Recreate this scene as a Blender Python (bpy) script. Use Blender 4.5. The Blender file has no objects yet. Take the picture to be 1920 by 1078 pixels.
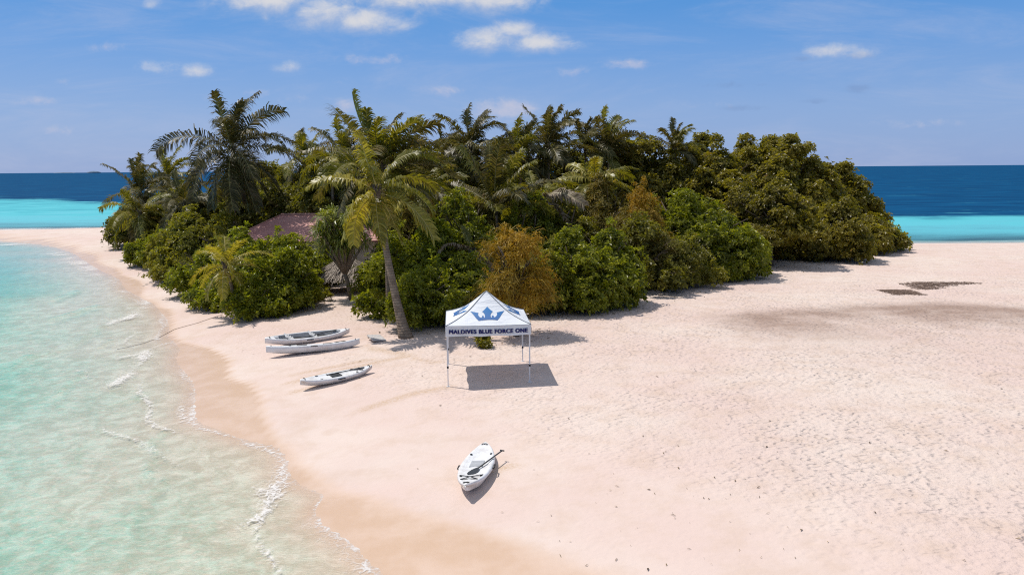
import bpy, bmesh, math, random
import numpy as np
from mathutils import Vector, Matrix

PI = math.pi
scene = bpy.context.scene
COL = scene.collection

# ------------------------------------------------------------------ camera
CAM_H = 8.2
F = 1493.0                                   # focal length in photo pixels (1920 wide)
PITCH = math.atan(222 / F)
ROLL = math.atan(0.00815)
fwd = Vector((0, math.cos(PITCH), -math.sin(PITCH)))
up0 = Vector((0, math.sin(PITCH), math.cos(PITCH)))
rt0 = Vector((1, 0, 0))
UPV = up0 * math.cos(ROLL) + rt0 * math.sin(ROLL)
RTV = rt0 * math.cos(ROLL) - up0 * math.sin(ROLL)
cam_d = bpy.data.cameras.new('camera')
cam = bpy.data.objects.new('camera', cam_d)
COL.objects.link(cam)
m = Matrix((RTV, UPV, -fwd)).transposed().to_4x4()
m.translation = Vector((0, 0, CAM_H))
cam.matrix_world = m
cam_d.sensor_width = 36.0
cam_d.lens = F / 1920 * 36.0
cam_d.clip_start = 0.1
cam_d.clip_end = 60000
scene.camera = cam


def ray(px, py):
    return fwd + RTV * ((px - 960) / F) + UPV * ((539 - py) / F)


def at(px, py, D):
    """point at forward distance D (metres along +Y) seen at photo pixel px, py"""
    d = ray(px, py)
    t = D / d.y
    return Vector((d.x * t, D, CAM_H + d.z * t))


def flat(px, py, z=0.0):
    d = ray(px, py)
    t = (z - CAM_H) / d.z
    return Vector((d.x * t, d.y * t, z))


# ------------------------------------------------------------------ light
SUN_EL = math.radians(63)
SUN_AZ = Vector((-0.875, 0.485, 0)).normalized()
sun_dir = Vector((SUN_AZ.x * math.cos(SUN_EL), SUN_AZ.y * math.cos(SUN_EL), math.sin(SUN_EL)))
sl = bpy.data.lights.new('sun', 'SUN')
sl.energy = 4.15
sl.angle = math.radians(0.5)
sl.color = (1.0, 0.95, 0.88)
so = bpy.data.objects.new('sun', sl)
so.rotation_euler = sun_dir.to_track_quat('Z', 'Y').to_euler()
so.location = (0, 0, 60)
COL.objects.link(so)

scene.view_settings.view_transform = 'Standard'
scene.view_settings.look = 'None'
scene.view_settings.gamma = 1
scene.view_settings.exposure = 0.0
scene.view_settings.use_curve_mapping = False
scene.cycles.max_bounces = 8
scene.cycles.transparent_max_bounces = 12
scene.cycles.caustics_reflective = False
scene.cycles.caustics_refractive = False
scene.cycles.sample_clamp_indirect = 4
scene.cycles.sample_clamp_direct = 5
scene.cycles.use_denoising = False
scene.cycles.filter_width = 1.15


# ---------- node helpers
class NT:
    def __init__(self, nt):
        self.nt = nt
        nt.nodes.clear()

    def n(self, typ, ins=None, **props):
        nd = self.nt.nodes.new(typ)
        for k, v in props.items():
            setattr(nd, k, v)
        if ins:
            for k, v in ins.items():
                self.set(nd.inputs[k], v)
        return nd

    def set(self, sock, v):
        if isinstance(v, bpy.types.NodeSocket):
            self.nt.links.new(v, sock)
        else:
            if sock.type == 'RGBA' and not hasattr(v, '__len__'):
                v = (v, v, v, 1)
            elif sock.type == 'RGBA' and len(v) == 3:
                v = (*v, 1)
            sock.default_value = v

    def math(self, op, a, b=0.0, c=None, clamp=False):
        nd = self.nt.nodes.new('ShaderNodeMath')
        nd.operation = op
        nd.use_clamp = clamp
        self.set(nd.inputs[0], a)
        self.set(nd.inputs[1], b)
        if c is not None:
            self.set(nd.inputs[2], c)
        return nd.outputs[0]

    def mix(self, fac, a, b, blend='MIX'):
        nd = self.nt.nodes.new('ShaderNodeMix')
        nd.data_type = 'RGBA'
        nd.blend_type = blend
        nd.clamp_factor = True
        self.set(nd.inputs['Factor'], fac)
        self.set(nd.inputs[6], a)
        self.set(nd.inputs[7], b)
        return nd.outputs[2]

    def smooth(self, v, lo, hi):
        nd = self.nt.nodes.new('ShaderNodeMapRange')
        nd.interpolation_type = 'SMOOTHSTEP'
        self.set(nd.inputs[0], v)
        nd.inputs[1].default_value = lo
        nd.inputs[2].default_value = hi
        return nd.outputs[0]

    def noise(self, vec, scale, detail=3, rough=0.5, dist=0.0, out=0):
        nd = self.n('ShaderNodeTexNoise', {'Scale': scale, 'Detail': detail, 'Roughness': rough, 'Distortion': dist})
        if vec is not None:
            self.set(nd.inputs['Vector'], vec)
        return nd.outputs[out]

    def attr(self, name, out='Fac'):
        return self.n('ShaderNodeAttribute', attribute_name=name).outputs[out]

    def ramp(self, fac, stops):
        nd = self.nt.nodes.new('ShaderNodeValToRGB')
        el = nd.color_ramp.elements
        while len(el) < len(stops):
            el.new(0.5)
        for e, (p, c) in zip(el, stops):
            e.position = p
            e.color = (*c, 1)
        self.set(nd.inputs[0], fac)
        return nd.outputs[0]


def lin(r, g, b):
    f = lambda c: (c / 255 / 12.92) if c / 255 <= 0.04045 else ((c / 255 + 0.055) / 1.055) ** 2.4
    return (f(r), f(g), f(b))


# ------------------------------------------------------------------ world
world = bpy.data.worlds.new('World')
scene.world = world
world.use_nodes = True
W = NT(world.node_tree)
sky = W.n('ShaderNodeTexSky', sky_type='NISHITA', sun_disc=False, sun_elevation=SUN_EL,
          sun_rotation=math.atan2(SUN_AZ.x, SUN_AZ.y) % (2 * PI), altitude=0, air_density=1.0,
          dust_density=0.6, ozone_density=3.0)
geo = W.n('ShaderNodeTexCoord').outputs['Generated']
sep = W.n('ShaderNodeSeparateXYZ', {0: geo})
SX, SY, SZ = sep.outputs
# paler violet-blue towards the sea, deep blue higher; unseen zenith whitened to brighten shade
def s10(r, g, b):
    return tuple(c * 10 for c in lin(r, g, b))


grad = W.ramp(W.math('MULTIPLY', W.math('MAXIMUM', SZ, 0.0), 2.0, clamp=True),
              [(0.0, lin(140, 168, 220)), (0.14, lin(132, 167, 222)), (0.28, lin(102, 156, 223)),
               (0.42, lin(62, 143, 219)), (0.62, lin(70, 140, 214)), (0.85, lin(160, 182, 212)), (1.0, lin(178, 190, 208))])
grad = W.n('ShaderNodeVectorMath', {0: grad, 3: 10.0}, operation='SCALE').outputs[0]
skyc = W.mix(0.82, sky.outputs[0], grad)
# clouds, laid out on the sky by direction
ydir = W.math('MAXIMUM', W.math('ABSOLUTE', SY), 0.02)
U = W.math('DIVIDE', SX, ydir)
V = W.math('DIVIDE', SZ, ydir)
uv = W.n('ShaderNodeCombineXYZ', {0: U, 1: V, 2: 0.0}).outputs[0]
n1 = W.noise(W.n('ShaderNodeVectorMath', {0: uv, 1: (1.0, 1.7, 1.0)}, operation='MULTIPLY').outputs[0], 22, 7, 0.62, 0.4)
n2 = W.noise(uv, 60, 5, 0.65, 0.3)
nn = W.math('ADD', W.math('MULTIPLY', W.math('SUBTRACT', n1, 0.5), 1.7), W.math('MULTIPLY', W.math('SUBTRACT', n2, 0.5), 0.55))


def cloud_field(items, dv=0.0):
    tot = None
    for (px, py, a, b, s) in items:
        d = ray(px, py)
        u0, v0 = d.x / d.y, d.z / d.y
        k = 1 / F
        ex = W.math('POWER', W.math('DIVIDE', W.math('SUBTRACT', U, u0), a * k), 2.0)
        ey = W.math('POWER', W.math('DIVIDE', W.math('SUBTRACT', V, v0 + dv), b * k), 2.0)
        g = W.math('MULTIPLY', W.math('EXPONENT', W.math('MULTIPLY', W.math('ADD', ex, ey), -1.0)), s)
        tot = g if tot is None else W.math('MAXIMUM', tot, g)
    return tot


puffs = [(505, 0, 105, 32, 1.05), (610, 20, 95, 34, 0.95), (690, 38, 90, 28, 1.05), (770, -4, 150, 30, 1.0), (905, 0, 120, 27, 1.05),
         (930, 76, 75, 26, 1.0), (1000, 82, 85, 22, 0.95), (960, 58, 50, 20, 1.0),
         (285, 8, 22, 13, 0.62), (295, 128, 46, 17, 0.62), (372, 132, 38, 15, 0.62), (540, 125, 30, 13, 0.55),
         (1560, 97, 58, 17, 0.72), (1600, 100, 60, 12, 0.55)]
wisps = [(660, 200, 50, 18, 0.62), (950, 206, 85, 26, 0.9), (700, 110, 90, 16, 0.6), (210, 90, 70, 14, 0.5), (1180, 120, 80, 14, 0.55), (60, 190, 80, 14, 0.5), (560, 185, 70, 14, 0.55), (820, 170, 90, 16, 0.55), (1720, 230, 120, 14, 0.5), (400, 185, 50, 16, 0.5), (120, 245, 60, 14, 0.5), (1070, 135, 50, 15, 0.55),
         (640, 150, 40, 12, 0.5), (1340, 198, 60, 12, 0.5), (125, 155, 25, 10, 0.5), (480, 175, 40, 14, 0.55)]
greys = [(1360, 160, 55, 9, 0.8), (1425, 160, 25, 6, 0.6), (1380, 203, 70, 7, 0.65), (1610, 168, 34, 11, 0.75), (1515, 191, 40, 8, 0.65), (1500, 111, 30, 7, 0.7),
         (1610, 104, 50, 9, 0.6)]
cf = cloud_field(puffs)
gate = W.smooth(cf, 0.05, 0.4)
m1 = W.math('MULTIPLY', W.smooth(W.math('ADD', W.math('SUBTRACT', cf, 0.52), W.math('MULTIPLY', nn, 0.9)), -0.38, 0.72), gate)
wf = cloud_field(wisps)
m2 = W.math('MULTIPLY', W.math('MULTIPLY', W.smooth(W.math('ADD', W.math('SUBTRACT', wf, 0.5), nn), -0.2, 0.6), W.smooth(wf, 0.05, 0.5)), 0.85)
gf = cloud_field(greys)
m3 = W.math('MULTIPLY', W.math('MULTIPLY', W.smooth(W.math('ADD', W.math('SUBTRACT', gf, 0.5), nn), -0.2, 0.5), W.smooth(gf, 0.05, 0.5)), 0.45)
# lit tops, greyer bases
cfu = cloud_field(puffs, -0.011)
lit = W.smooth(W.math('ADD', W.math('SUBTRACT', cf, W.math('MULTIPLY', cfu, 0.95)), W.math('MULTIPLY', nn, 0.55)), -0.30, 0.34)
ccol = W.mix(lit, (4.3, 5.1, 6.9), (7.3, 7.2, 7.3))
cir = W.noise(W.n('ShaderNodeVectorMath', {0: uv, 1: (2.2, 11.0, 1.0)}, operation='MULTIPLY').outputs[0], 1.6, 7, 0.68, 0.6)
skyc = W.mix(W.math('MULTIPLY', W.smooth(cir, 0.42, 0.78), 0.30), skyc, (5.2, 5.6, 7.2))
c1 = W.mix(m3, skyc, (1.9, 2.9, 5.2))
c2 = W.mix(m2, c1, (5.4, 5.6, 7.0))
c3 = W.mix(W.math('MULTIPLY', m1, 0.9), c2, ccol)
bg = W.n('ShaderNodeBackground', {'Color': c3, 'Strength': 0.10})
wo = W.n('ShaderNodeOutputWorld', {'Surface': bg.outputs[0]})

# ------------------------------------------------------------------ object helpers


def mat(name, spec=None):
    mt = bpy.data.materials.new(name)
    mt.use_nodes = True
    return mt, NT(mt.node_tree)


def mesh_obj(name, verts, faces, mats, parent=None, smooth=False, attrs=None, mat_idx=None, link=True):
    """verts (N,3); faces: list of tuples or (M,k) int array (or list of such arrays)"""
    me = bpy.data.meshes.new(name)
    verts = np.asarray(verts, dtype=np.float32)
    if isinstance(faces, np.ndarray):
        faces = [faces]
    if len(faces) and isinstance(faces[0], np.ndarray):
        loops = np.concatenate([f.ravel() for f in faces]).astype(np.int32)
        tot = np.concatenate([np.full(len(f), f.shape[1]) for f in faces]).astype(np.int32)
        start = np.concatenate([[0], np.cumsum(tot)[:-1]]).astype(np.int32)
        me.vertices.add(len(verts))
        me.vertices.foreach_set('co', verts.ravel())
        me.loops.add(len(loops))
        me.loops.foreach_set('vertex_index', loops)
        me.polygons.add(len(tot))
        me.polygons.foreach_set('loop_start', start)
        me.update(calc_edges=True)
    else:
        me.from_pydata([tuple(v) for v in verts], [], [tuple(int(i) for i in f) for f in faces])
    for mt in (mats if isinstance(mats, (list, tuple)) else [mats]):
        me.materials.append(mt)
    if mat_idx is not None:
        me.polygons.foreach_set('material_index', np.asarray(mat_idx, dtype=np.int32))
    me.polygons.foreach_set('use_smooth', np.full(len(me.polygons), smooth, dtype=bool))
    if attrs:
        for k, v in attrs.items():
            a = me.attributes.new(k, 'FLOAT', 'POINT')
            a.data.foreach_set('value', np.asarray(v, dtype=np.float32))
    me.validate()
    me.update()
    o = bpy.data.objects.new(name, me)
    if parent is not None:
        o.parent = parent
    COL.objects.link(o)
    return o


def empty(name, loc=(0, 0, 0), rz=0.0):
    o = bpy.data.objects.new(name, None)
    o.location = loc
    o.rotation_euler = (0, 0, rz)
    o.empty_display_size = 0.3
    COL.objects.link(o)
    return o


def tag(o, label=None, cat=None, group=None, kind=None):
    if label:
        o['label'] = label
    if cat:
        o['category'] = cat
    if group:
        o['group'] = group
    if kind:
        o['kind'] = kind
    return o


class MB:
    """small mesh builder"""

    def __init__(self):
        self.v, self.f, self.mi = [], [], []

    def add(self, vs, fs, mi=0):
        b = len(self.v)
        self.v += [tuple(p) for p in vs]
        self.f += [tuple(i + b for i in f) for f in fs]
        self.mi += [mi] * len(fs)

    def box(self, c, s, rot=None, mi=0):
        c = Vector(c)
        R = rot if rot is not None else Matrix.Identity(3)
        vs = [c + R @ Vector((x * s[0] / 2, y * s[1] / 2, z * s[2] / 2)) for x in (-1, 1) for y in (-1, 1) for z in (-1, 1)]
        self.add(vs, [(0, 1, 3, 2), (4, 6, 7, 5), (0, 4, 5, 1), (2, 3, 7, 6), (0, 2, 6, 4), (1, 5, 7, 3)], mi)

    def tube(self, pts, radii, n=8, mi=0, cap=True):
        pts = [Vector(p) for p in pts]
        if not hasattr(radii, '__len__'):
            radii = [radii] * len(pts)
        rings = []
        prev = None
        for i, p in enumerate(pts):
            d = (pts[min(i + 1, len(pts) - 1)] - pts[max(i - 1, 0)]).normalized()
            if prev is None:
                a = Vector((0, 0, 1)) if abs(d.z) < 0.9 else Vector((1, 0, 0))
                x = d.cross(a).normalized()
            else:
                x = (prev - d * prev.dot(d)).normalized()
            prev = x
            y = d.cross(x)
            rings.append([p + (x * math.cos(2 * PI * k / n) + y * math.sin(2 * PI * k / n)) * radii[i] for k in range(n)])
        vs = [q for r in rings for q in r]
        fs = []
        for i in range(len(pts) - 1):
            for k in range(n):
                a, b = i * n + k, i * n + (k + 1) % n
                fs.append((a, b, b + n, a + n))
        if cap:
            fs.append(tuple(range(n - 1, -1, -1)))
            fs.append(tuple((len(pts) - 1) * n + k for k in range(n)))
        self.add(vs, fs, mi)

    def build(self, name, mats, parent=None, smooth=False):
        return mesh_obj(name, self.v, self.f, mats, parent, smooth, mat_idx=self.mi)


# ------------------------------------------------------------------ the island outline and the height of the ground
# water's edge on the lagoon side, near to far
EDGE_PX = [(790, 1150), (745, 1095), (720, 1071), (690, 1045), (675, 1024), (640, 1000), (613, 984), (600, 968), (597, 951), (606, 940), (614, 930), (600, 920),
           (582, 914), (560, 902), (546, 885), (544, 868), (538, 852), (523, 838), (505, 832), (485, 829), (445, 818), (411, 803), (385, 795),
           (371, 786), (369, 760), (370, 735), (364, 715), (352, 700), (338, 685), (333, 672), (340, 655), (330, 642), (318, 632), (320, 615), (316, 600), (300, 580),
           (288, 568), (272, 562), (255, 552), (240, 545), (232, 535), (226, 524), (212, 516), (195, 510), (178, 500), (160, 488), (140, 475), (110, 464), (70, 457),
           (20, 453), (-100, 450), (-300, 447), (-700, 444)]
FAR_PX = [(-700, 436), (-300, 434), (0, 432.5), (120, 431), (200, 428)]
RIGHT_PX = [(1690, 457), (1800, 456.5), (1920, 456), (2150, 455)]
poly = [flat(*p).xy for p in EDGE_PX] + [flat(*p).xy for p in FAR_PX]
poly += [Vector((-42, 118)), Vector((-15, 124)), Vector((15, 116)), Vector((32, 100))]
poly += [flat(*p).xy for p in RIGHT_PX]
poly += [Vector((95, 55)), Vector((95, -30)), Vector((6, -30)), Vector((2, 5))]
POLY = np.array([(p.x, p.y) for p in poly])


def seg_dist(P, A, B):
    AB = B - A
    t = np.clip(((P - A) @ AB) / max(AB @ AB, 1e-9), 0, 1)
    return np.hypot(*(P - A - t[:, None] * AB).T)


def line_dist(P, L):
    d = np.full(len(P), 1e9)
    for a, b in zip(L[:-1], L[1:]):
        d = np.minimum(d, seg_dist(P, a, b))
    return d


def signed(P, L=POLY):
    Lc = np.vstack([L, L[:1]])
    d = line_dist(P, Lc)
    ins = np.zeros(len(P), bool)
    x, y = P.T
    for (x0, y0), (x1, y1) in zip(Lc[:-1], Lc[1:]):
        c = ((y0 > y) != (y1 > y))
        xi = (x1 - x0) * (y - y0) / (y1 - y0 if y1 != y0 else 1e-9) + x0
        ins ^= c & (x < xi)
    return np.where(ins, d, -d)


def sstep(v, a, b):
    t = np.clip((v - a) / (b - a), 0, 1)
    return t * t * (3 - 2 * t)


_r = np.random.RandomState(4)
_waves = [(w, a, p, 1 / w ** 1.0) for w, a, p in zip(_r.uniform(0.25, 1.6, 26), _r.uniform(0, 2 * PI, 26), _r.uniform(0, 2 * PI, 26))]


def lumps(x, y):
    z = np.zeros_like(x)
    for w, a, p, s in _waves:
        z += s * np.sin(w * (x * math.cos(a) + y * math.sin(a)) + p)
    return z / 12.0


def reef(x, y):
    """metres beyond the edge of the reef shelf, where the sea turns deep"""
    yr = 119 + np.maximum(0, 60 - x) * 0.574
    wob = 6 * np.sin(x * 0.05 + 1) + 4 * np.sin(x * 0.021 + 2) + 3 * np.sin(x * 0.13 + y * 0.04) + 2 * np.sin(x * 0.31)
    return y - yr + wob


def height(P, sd=None):
    if sd is None:
        sd = signed(P)
    x, y = P.T
    up = 0.8 * (1 - np.exp(-np.maximum(sd, 0) / 6.5)) + 0.03 * lumps(x, y) * sstep(sd, 3, 9)
    dn = np.maximum(-sd, 0)
    shelf = 0.042 * np.minimum(dn, 5) + 0.07 * np.maximum(0, np.minimum(dn - 5, 10)) + 0.055 * np.maximum(0, np.minimum(dn - 15, 40)) + 0.10 * lumps(x * 0.8, y * 0.8) * sstep(dn, 2, 9)
    shelf = np.maximum(shelf, 0.01 * np.minimum(dn, 5)) * (1 + 0.25 * sstep(y, 74, 95))
    shelf += 15 * sstep(reef(x, y), -14, 30) ** 1.6
    return np.where(sd > 0, up, -shelf)


def hz(x, y):
    return float(height(np.array([[x, y]]))[0])


def G(px, py, dz=0.0):
    p = flat(px, py, 0.7)
    for _ in range(6):
        p = flat(px, py, hz(p.x, p.y) + dz)
    return p


def ticks(lo, hi, step, far_lo, far_hi, grow=1.22):
    c = list(np.arange(lo, hi + 1e-6, step))
    s, v = step, hi
    while v < far_hi:
        s *= grow
        v += s
        c.append(v)
    s, v = step, lo
    while v > far_lo:
        s *= grow
        v -= s
        c.insert(0, v)
    return np.array(c)


def grid(xs, ys):
    X, Y = np.meshgrid(xs, ys)
    P = np.stack([X.ravel(), Y.ravel()], 1)
    nx, ny = len(xs), len(ys)
    i = (np.arange(ny - 1)[:, None] * nx + np.arange(nx - 1)[None]).ravel()
    return P, np.stack([i, i + 1, i + nx + 1, i + nx], 1)


def px_line(pts, z=0.0):
    return np.array([flat(p[0], p[1], z).xy[:] for p in pts])


# ------------------------------------------------------------------ sand
mt_sand, S = mat('sand')
pos = S.n('ShaderNodeNewGeometry').outputs['Position']
wet, rough_a, damp, trail = S.attr('wet'), S.attr('trodden'), S.attr('damp'), S.attr('litter')
big = S.noise(pos, 0.12, 4, 0.6)
mid = S.noise(pos, 1.1, 4, 0.6)
fine = S.noise(pos, 14, 3, 0.7)
grain = S.noise(pos, 70, 2, 0.7)
dry = S.mix(S.smooth(big, 0.35, 0.68), (0.61, 0.475, 0.42), (0.645, 0.54, 0.475))
dry = S.mix(S.math('MULTIPLY', S.smooth(mid, 0.40, 0.75), 0.55), dry, (0.54, 0.41, 0.325))
dry = S.mix(S.math('MULTIPLY', S.smooth(fine, 0.52, 0.8), S.math('MULTIPLY', rough_a, 0.42)), dry, (0.46, 0.335, 0.25))
dry = S.mix(S.math('MULTIPLY', S.smooth(grain, 0.55, 0.75), 0.18), dry, (0.48, 0.38, 0.30))
# foot-trodden dimples
vec = S.n('ShaderNodeVectorMath', {0: pos, 1: S.n('ShaderNodeVectorMath', {0: S.noise(pos, 1.7, 2, 0.5, 0, 1), 1: (0.45, 0.45, 0.0)}, operation='MULTIPLY').outputs[0]}, operation='ADD').outputs[0]
sv = S.n('ShaderNodeVectorMath', {0: vec, 1: (1.0, 1.25, 0.3)}, operation='MULTIPLY').outputs[0]
vor = S.n('ShaderNodeTexVoronoi', {'Vector': sv, 'Scale': 4.6, 'Smoothness': 0.6, 'Randomness': 1.0}, feature='SMOOTH_F1').outputs['Distance']
vor2 = S.n('ShaderNodeTexVoronoi', {'Vector': sv, 'Scale': 1.75, 'Smoothness': 0.3, 'Randomness': 1.0}, feature='SMOOTH_F1').outputs['Distance']
patch = S.smooth(S.noise(pos, 0.35, 3, 0.6), 0.36, 0.62)
dim = S.math('ADD', S.math('MULTIPLY', S.smooth(vor, 0.0, 0.6), S.math('ADD', 0.35, S.math('MULTIPLY', patch, 0.75))), S.math('MULTIPLY', S.smooth(vor2, 0.0, 0.42), 0.5))
# small dark litter caught in the hollows
lit_m = S.math('MULTIPLY', S.math('MULTIPLY', S.smooth(S.noise(pos, 3.2, 4, 0.75), 0.62, 0.72), S.smooth(fine, 0.45, 0.62)), trail)
dry = S.mix(S.math('MULTIPLY', lit_m, 0.5), dry, (0.30, 0.20, 0.11))
dry = S.mix(S.math('MULTIPLY', S.attr('track'), S.math('ADD', 0.15, S.math('MULTIPLY', S.smooth(fine, 0.35, 0.65), 0.75))), dry, (0.46, 0.32, 0.20))
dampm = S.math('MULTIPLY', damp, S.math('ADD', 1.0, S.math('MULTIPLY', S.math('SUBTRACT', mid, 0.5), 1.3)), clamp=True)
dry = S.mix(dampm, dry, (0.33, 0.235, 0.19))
wetc = S.mix(S.smooth(S.noise(pos, 0.9, 3, 0.6), 0.35, 0.7), (0.545, 0.375, 0.26), (0.60, 0.435, 0.33))
seab = S.mix(S.smooth(S.noise(pos, 1.4, 4, 0.7, 0.6), 0.35, 0.7), (0.50, 0.40, 0.29), (0.68, 0.58, 0.46))
under = S.attr('under')
wetc = S.mix(under, wetc, seab)
base = S.mix(wet, dry, wetc)
hgt = S.math('ADD', S.math('MULTIPLY', S.math('MULTIPLY', dim, rough_a), 0.066),
             S.math('ADD', S.math('MULTIPLY', S.noise(pos, 5.0, 5, 0.6), S.math('ADD', 0.008, S.math('MULTIPLY', rough_a, 0.085))),
                    S.math('MULTIPLY', grain, 0.003)))
bump = S.n('ShaderNodeBump', {'Height': hgt, 'Strength': 0.9, 'Distance': 1.0})
rgh = S.math('SUBTRACT', 0.95, S.math('MULTIPLY', wet, 0.58))
pb = S.n('ShaderNodeBsdfPrincipled', {'Base Color': base, 'Roughness': rgh, 'Normal': bump.outputs[0], 'Specular IOR Level': S.math('ADD', 0.1, S.math('MULTIPLY', wet, 0.3))})
S.n('ShaderNodeOutputMaterial', {0: pb.outputs[0]})

xs = ticks(-46, 48, 0.3, -300, 300)
ys = ticks(11, 62, 0.27, -60, 420, 1.06)
P, Fq = grid(xs, ys)
sd = signed(P)
Z = height(P, sd)
WETLINE = px_line([(1250, 1160), (1080, 1090), (900, 1005), (720, 925), (659, 905), (620, 880), (581, 850), (545, 820), (504, 796), (484, 772), (465, 738), (463, 722), (450, 712), (432, 704), (434, 692), (438, 678),
                   (420, 662), (400, 648), (374, 636), (350, 626), (332, 618), (322, 600), (318, 582), (305, 572), (288, 564), (270, 552), (260, 540), (258, 525), (252, 515), (235, 512),
                   (218, 507), (205, 498), (192, 489), (179, 477), (150, 466), (125, 458), (95, 449), (55, 446), (20, 442), (-100, 440), (-700, 438)], 0.25)
wet_poly = np.vstack([WETLINE, px_line(FAR_PX, 0)[:1], [[-400, 200], [-400, -60], [6, -60]]])
wsd = signed(P, wet_poly)
near_soft = np.clip((32 - P[:, 1]) / 16, 0.06, 1.3)
wet_v = sstep(wsd + 0.5 * lumps(P[:, 0] * 1.1, P[:, 1] * 1.1), -0.55 * near_soft, 0.22 * near_soft)
wet_v = np.maximum(wet_v, sstep(-sd, -0.6, 0.2))
under_v = sstep(-sd, -0.1, 1.2)
inland = np.maximum(-wsd, 0)
trod = sstep(inland, 3.0, 8.0) * 0.9 + 0.1
trod = np.maximum(trod, 0.85 * np.exp(-(line_dist(P, px_line([(480, 612), (600, 640), (700, 672), (800, 690), (900, 700)], 0.7)) / 2.6) ** 2))
trod *= np.where(wet_v > 0.5, 0.1, 1)
trod = np.clip(trod * (0.7 + 0.3 * sstep(P[:, 0], -4, 8)) * (1 - 0.45 * sstep(P[:, 1], 45, 62)), 0.03, 1)
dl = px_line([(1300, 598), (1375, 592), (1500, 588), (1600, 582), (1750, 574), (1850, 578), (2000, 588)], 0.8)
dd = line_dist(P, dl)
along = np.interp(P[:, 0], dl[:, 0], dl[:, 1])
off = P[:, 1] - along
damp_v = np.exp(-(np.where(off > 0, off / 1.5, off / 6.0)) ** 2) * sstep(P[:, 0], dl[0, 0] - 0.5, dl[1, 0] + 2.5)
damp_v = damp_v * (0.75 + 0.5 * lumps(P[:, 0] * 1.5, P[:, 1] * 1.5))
trk = np.zeros(len(P))
for pts_ in [[(540, 700), (600, 690), (660, 680), (720, 670), (770, 662)], [(545, 716), (600, 707), (660, 696)], [(560, 684), (640, 674), (690, 668)], [(928, 860), (950, 853), (980, 848)], [(690, 745), (760, 728), (840, 715)], [(700, 640), (760, 662), (830, 672)]]:
    trk = np.maximum(trk, np.exp(-(line_dist(P + 0.25 * np.stack([lumps(P[:, 0] * 4, P[:, 1] * 4)] * 2, 1), px_line(pts_, 0.7)) / 0.22) ** 2))
lit_v = sstep(inland, 4, 9) * sstep(35 - P[:, 1], -12, 14) + 0.6 * np.exp(-(line_dist(P, px_line([(200, 470), (225, 480), (235, 490), (300, 520), (480, 600), (700, 660), (800, 690)], 0.7)) / 2.2) ** 2)
ground = mesh_obj('beach', np.column_stack([P, Z]), Fq, mt_sand, smooth=True,
                  attrs={'wet': wet_v, 'under': under_v, 'trodden': trod, 'damp': np.clip(damp_v, 0, 1), 'track': trk, 'litter': np.clip(lit_v, 0, 1)})
tag(ground, 'pale pink sand beach running down under the lagoon', kind='structure')

# ------------------------------------------------------------------ sea
mt_sea, M = mat('sea_water')
pos = M.n('ShaderNodeNewGeometry').outputs['Position']
depth, foam = M.attr('depth'), M.attr('foam')
patchy = M.noise(M.n('ShaderNodeVectorMath', {0: pos, 1: (0.06, 0.11, 1)}, operation='MULTIPLY').outputs[0], 1.0, 5, 0.65, 0.5)
depth = M.math('MULTIPLY', depth, M.math('ADD', 0.45, M.math('MULTIPLY', M.smooth(patchy, 0.25, 0.75), 1.1)))
calm = M.smooth(M.n('ShaderNodeSeparateXYZ', {0: pos}).outputs[1], 85.0, 25.0)
w1 = M.n('ShaderNodeVectorMath', {0: pos, 1: (0.75, 1.35, 1)}, operation='MULTIPLY').outputs[0]
rip = M.noise(w1, 3.9, 5, 0.62, 0.9)
rip2 = M.noise(w1, 11, 3, 0.6, 0.4)
swell = M.noise(M.n('ShaderNodeVectorMath', {0: pos, 1: (0.045, 0.16, 1)}, operation='MULTIPLY').outputs[0], 1.0, 6, 0.7)
shal = M.smooth(depth, 0.0, 0.5)
caustic_lines = M.smooth(M.math('SUBTRACT', 1.0, M.math('ABSOLUTE', M.math('SUBTRACT', M.math('MULTIPLY', M.noise(w1, 3.6, 3, 0.55, 1.3), 2.0), 1.0))), 0.78, 1.0)  # network of caustic light painted in: these lines lighten the water tint
deff = M.math('MULTIPLY', M.math('MULTIPLY', depth, M.math('ADD', 0.5, M.math('MULTIPLY', M.smooth(rip, 0.34, 0.64), 0.95))), M.math('SUBTRACT', 1.0, M.math('MULTIPLY', caustic_lines, 0.5)))
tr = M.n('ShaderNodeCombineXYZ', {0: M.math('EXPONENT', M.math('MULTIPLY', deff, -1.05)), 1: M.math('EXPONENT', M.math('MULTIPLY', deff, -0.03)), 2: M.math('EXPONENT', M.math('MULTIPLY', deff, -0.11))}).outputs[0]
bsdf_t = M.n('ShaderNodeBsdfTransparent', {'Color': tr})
deepn = M.smooth(swell, 0.3, 0.75)
deepc = M.mix(deepn, (0.001, 0.036, 0.105), (0.003, 0.078, 0.185))
scat = M.mix(M.smooth(depth, 1.6, 12.0), (0.10, 0.45, 0.50), deepc)
bsdf_d = M.n('ShaderNodeBsdfDiffuse', {'Color': scat})
sf = M.math('SUBTRACT', 1.0, M.math('EXPONENT', M.math('MULTIPLY', M.math('MULTIPLY', M.math('MAXIMUM', M.math('SUBTRACT', depth, M.math('MULTIPLY', calm, 0.34)), 0.0), M.math('SUBTRACT', 1.7, M.math('MULTIPLY', calm, 1.42))), -1.0)))
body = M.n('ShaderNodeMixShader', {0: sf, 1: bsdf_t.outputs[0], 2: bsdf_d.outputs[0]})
whgt = M.math('ADD', M.math('MULTIPLY', M.math('MULTIPLY', rip, calm), M.math('ADD', 0.05, M.math('MULTIPLY', shal, 0.16))), M.math('ADD', M.math('MULTIPLY', M.math('MULTIPLY', rip2, calm), 0.034), M.math('MULTIPLY', swell, M.math('MULTIPLY', M.smooth(depth, 2, 9), 0.9))))
wb = M.n('ShaderNodeBump', {'Height': whgt, 'Strength': 1.0, 'Distance': 1.0})
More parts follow.
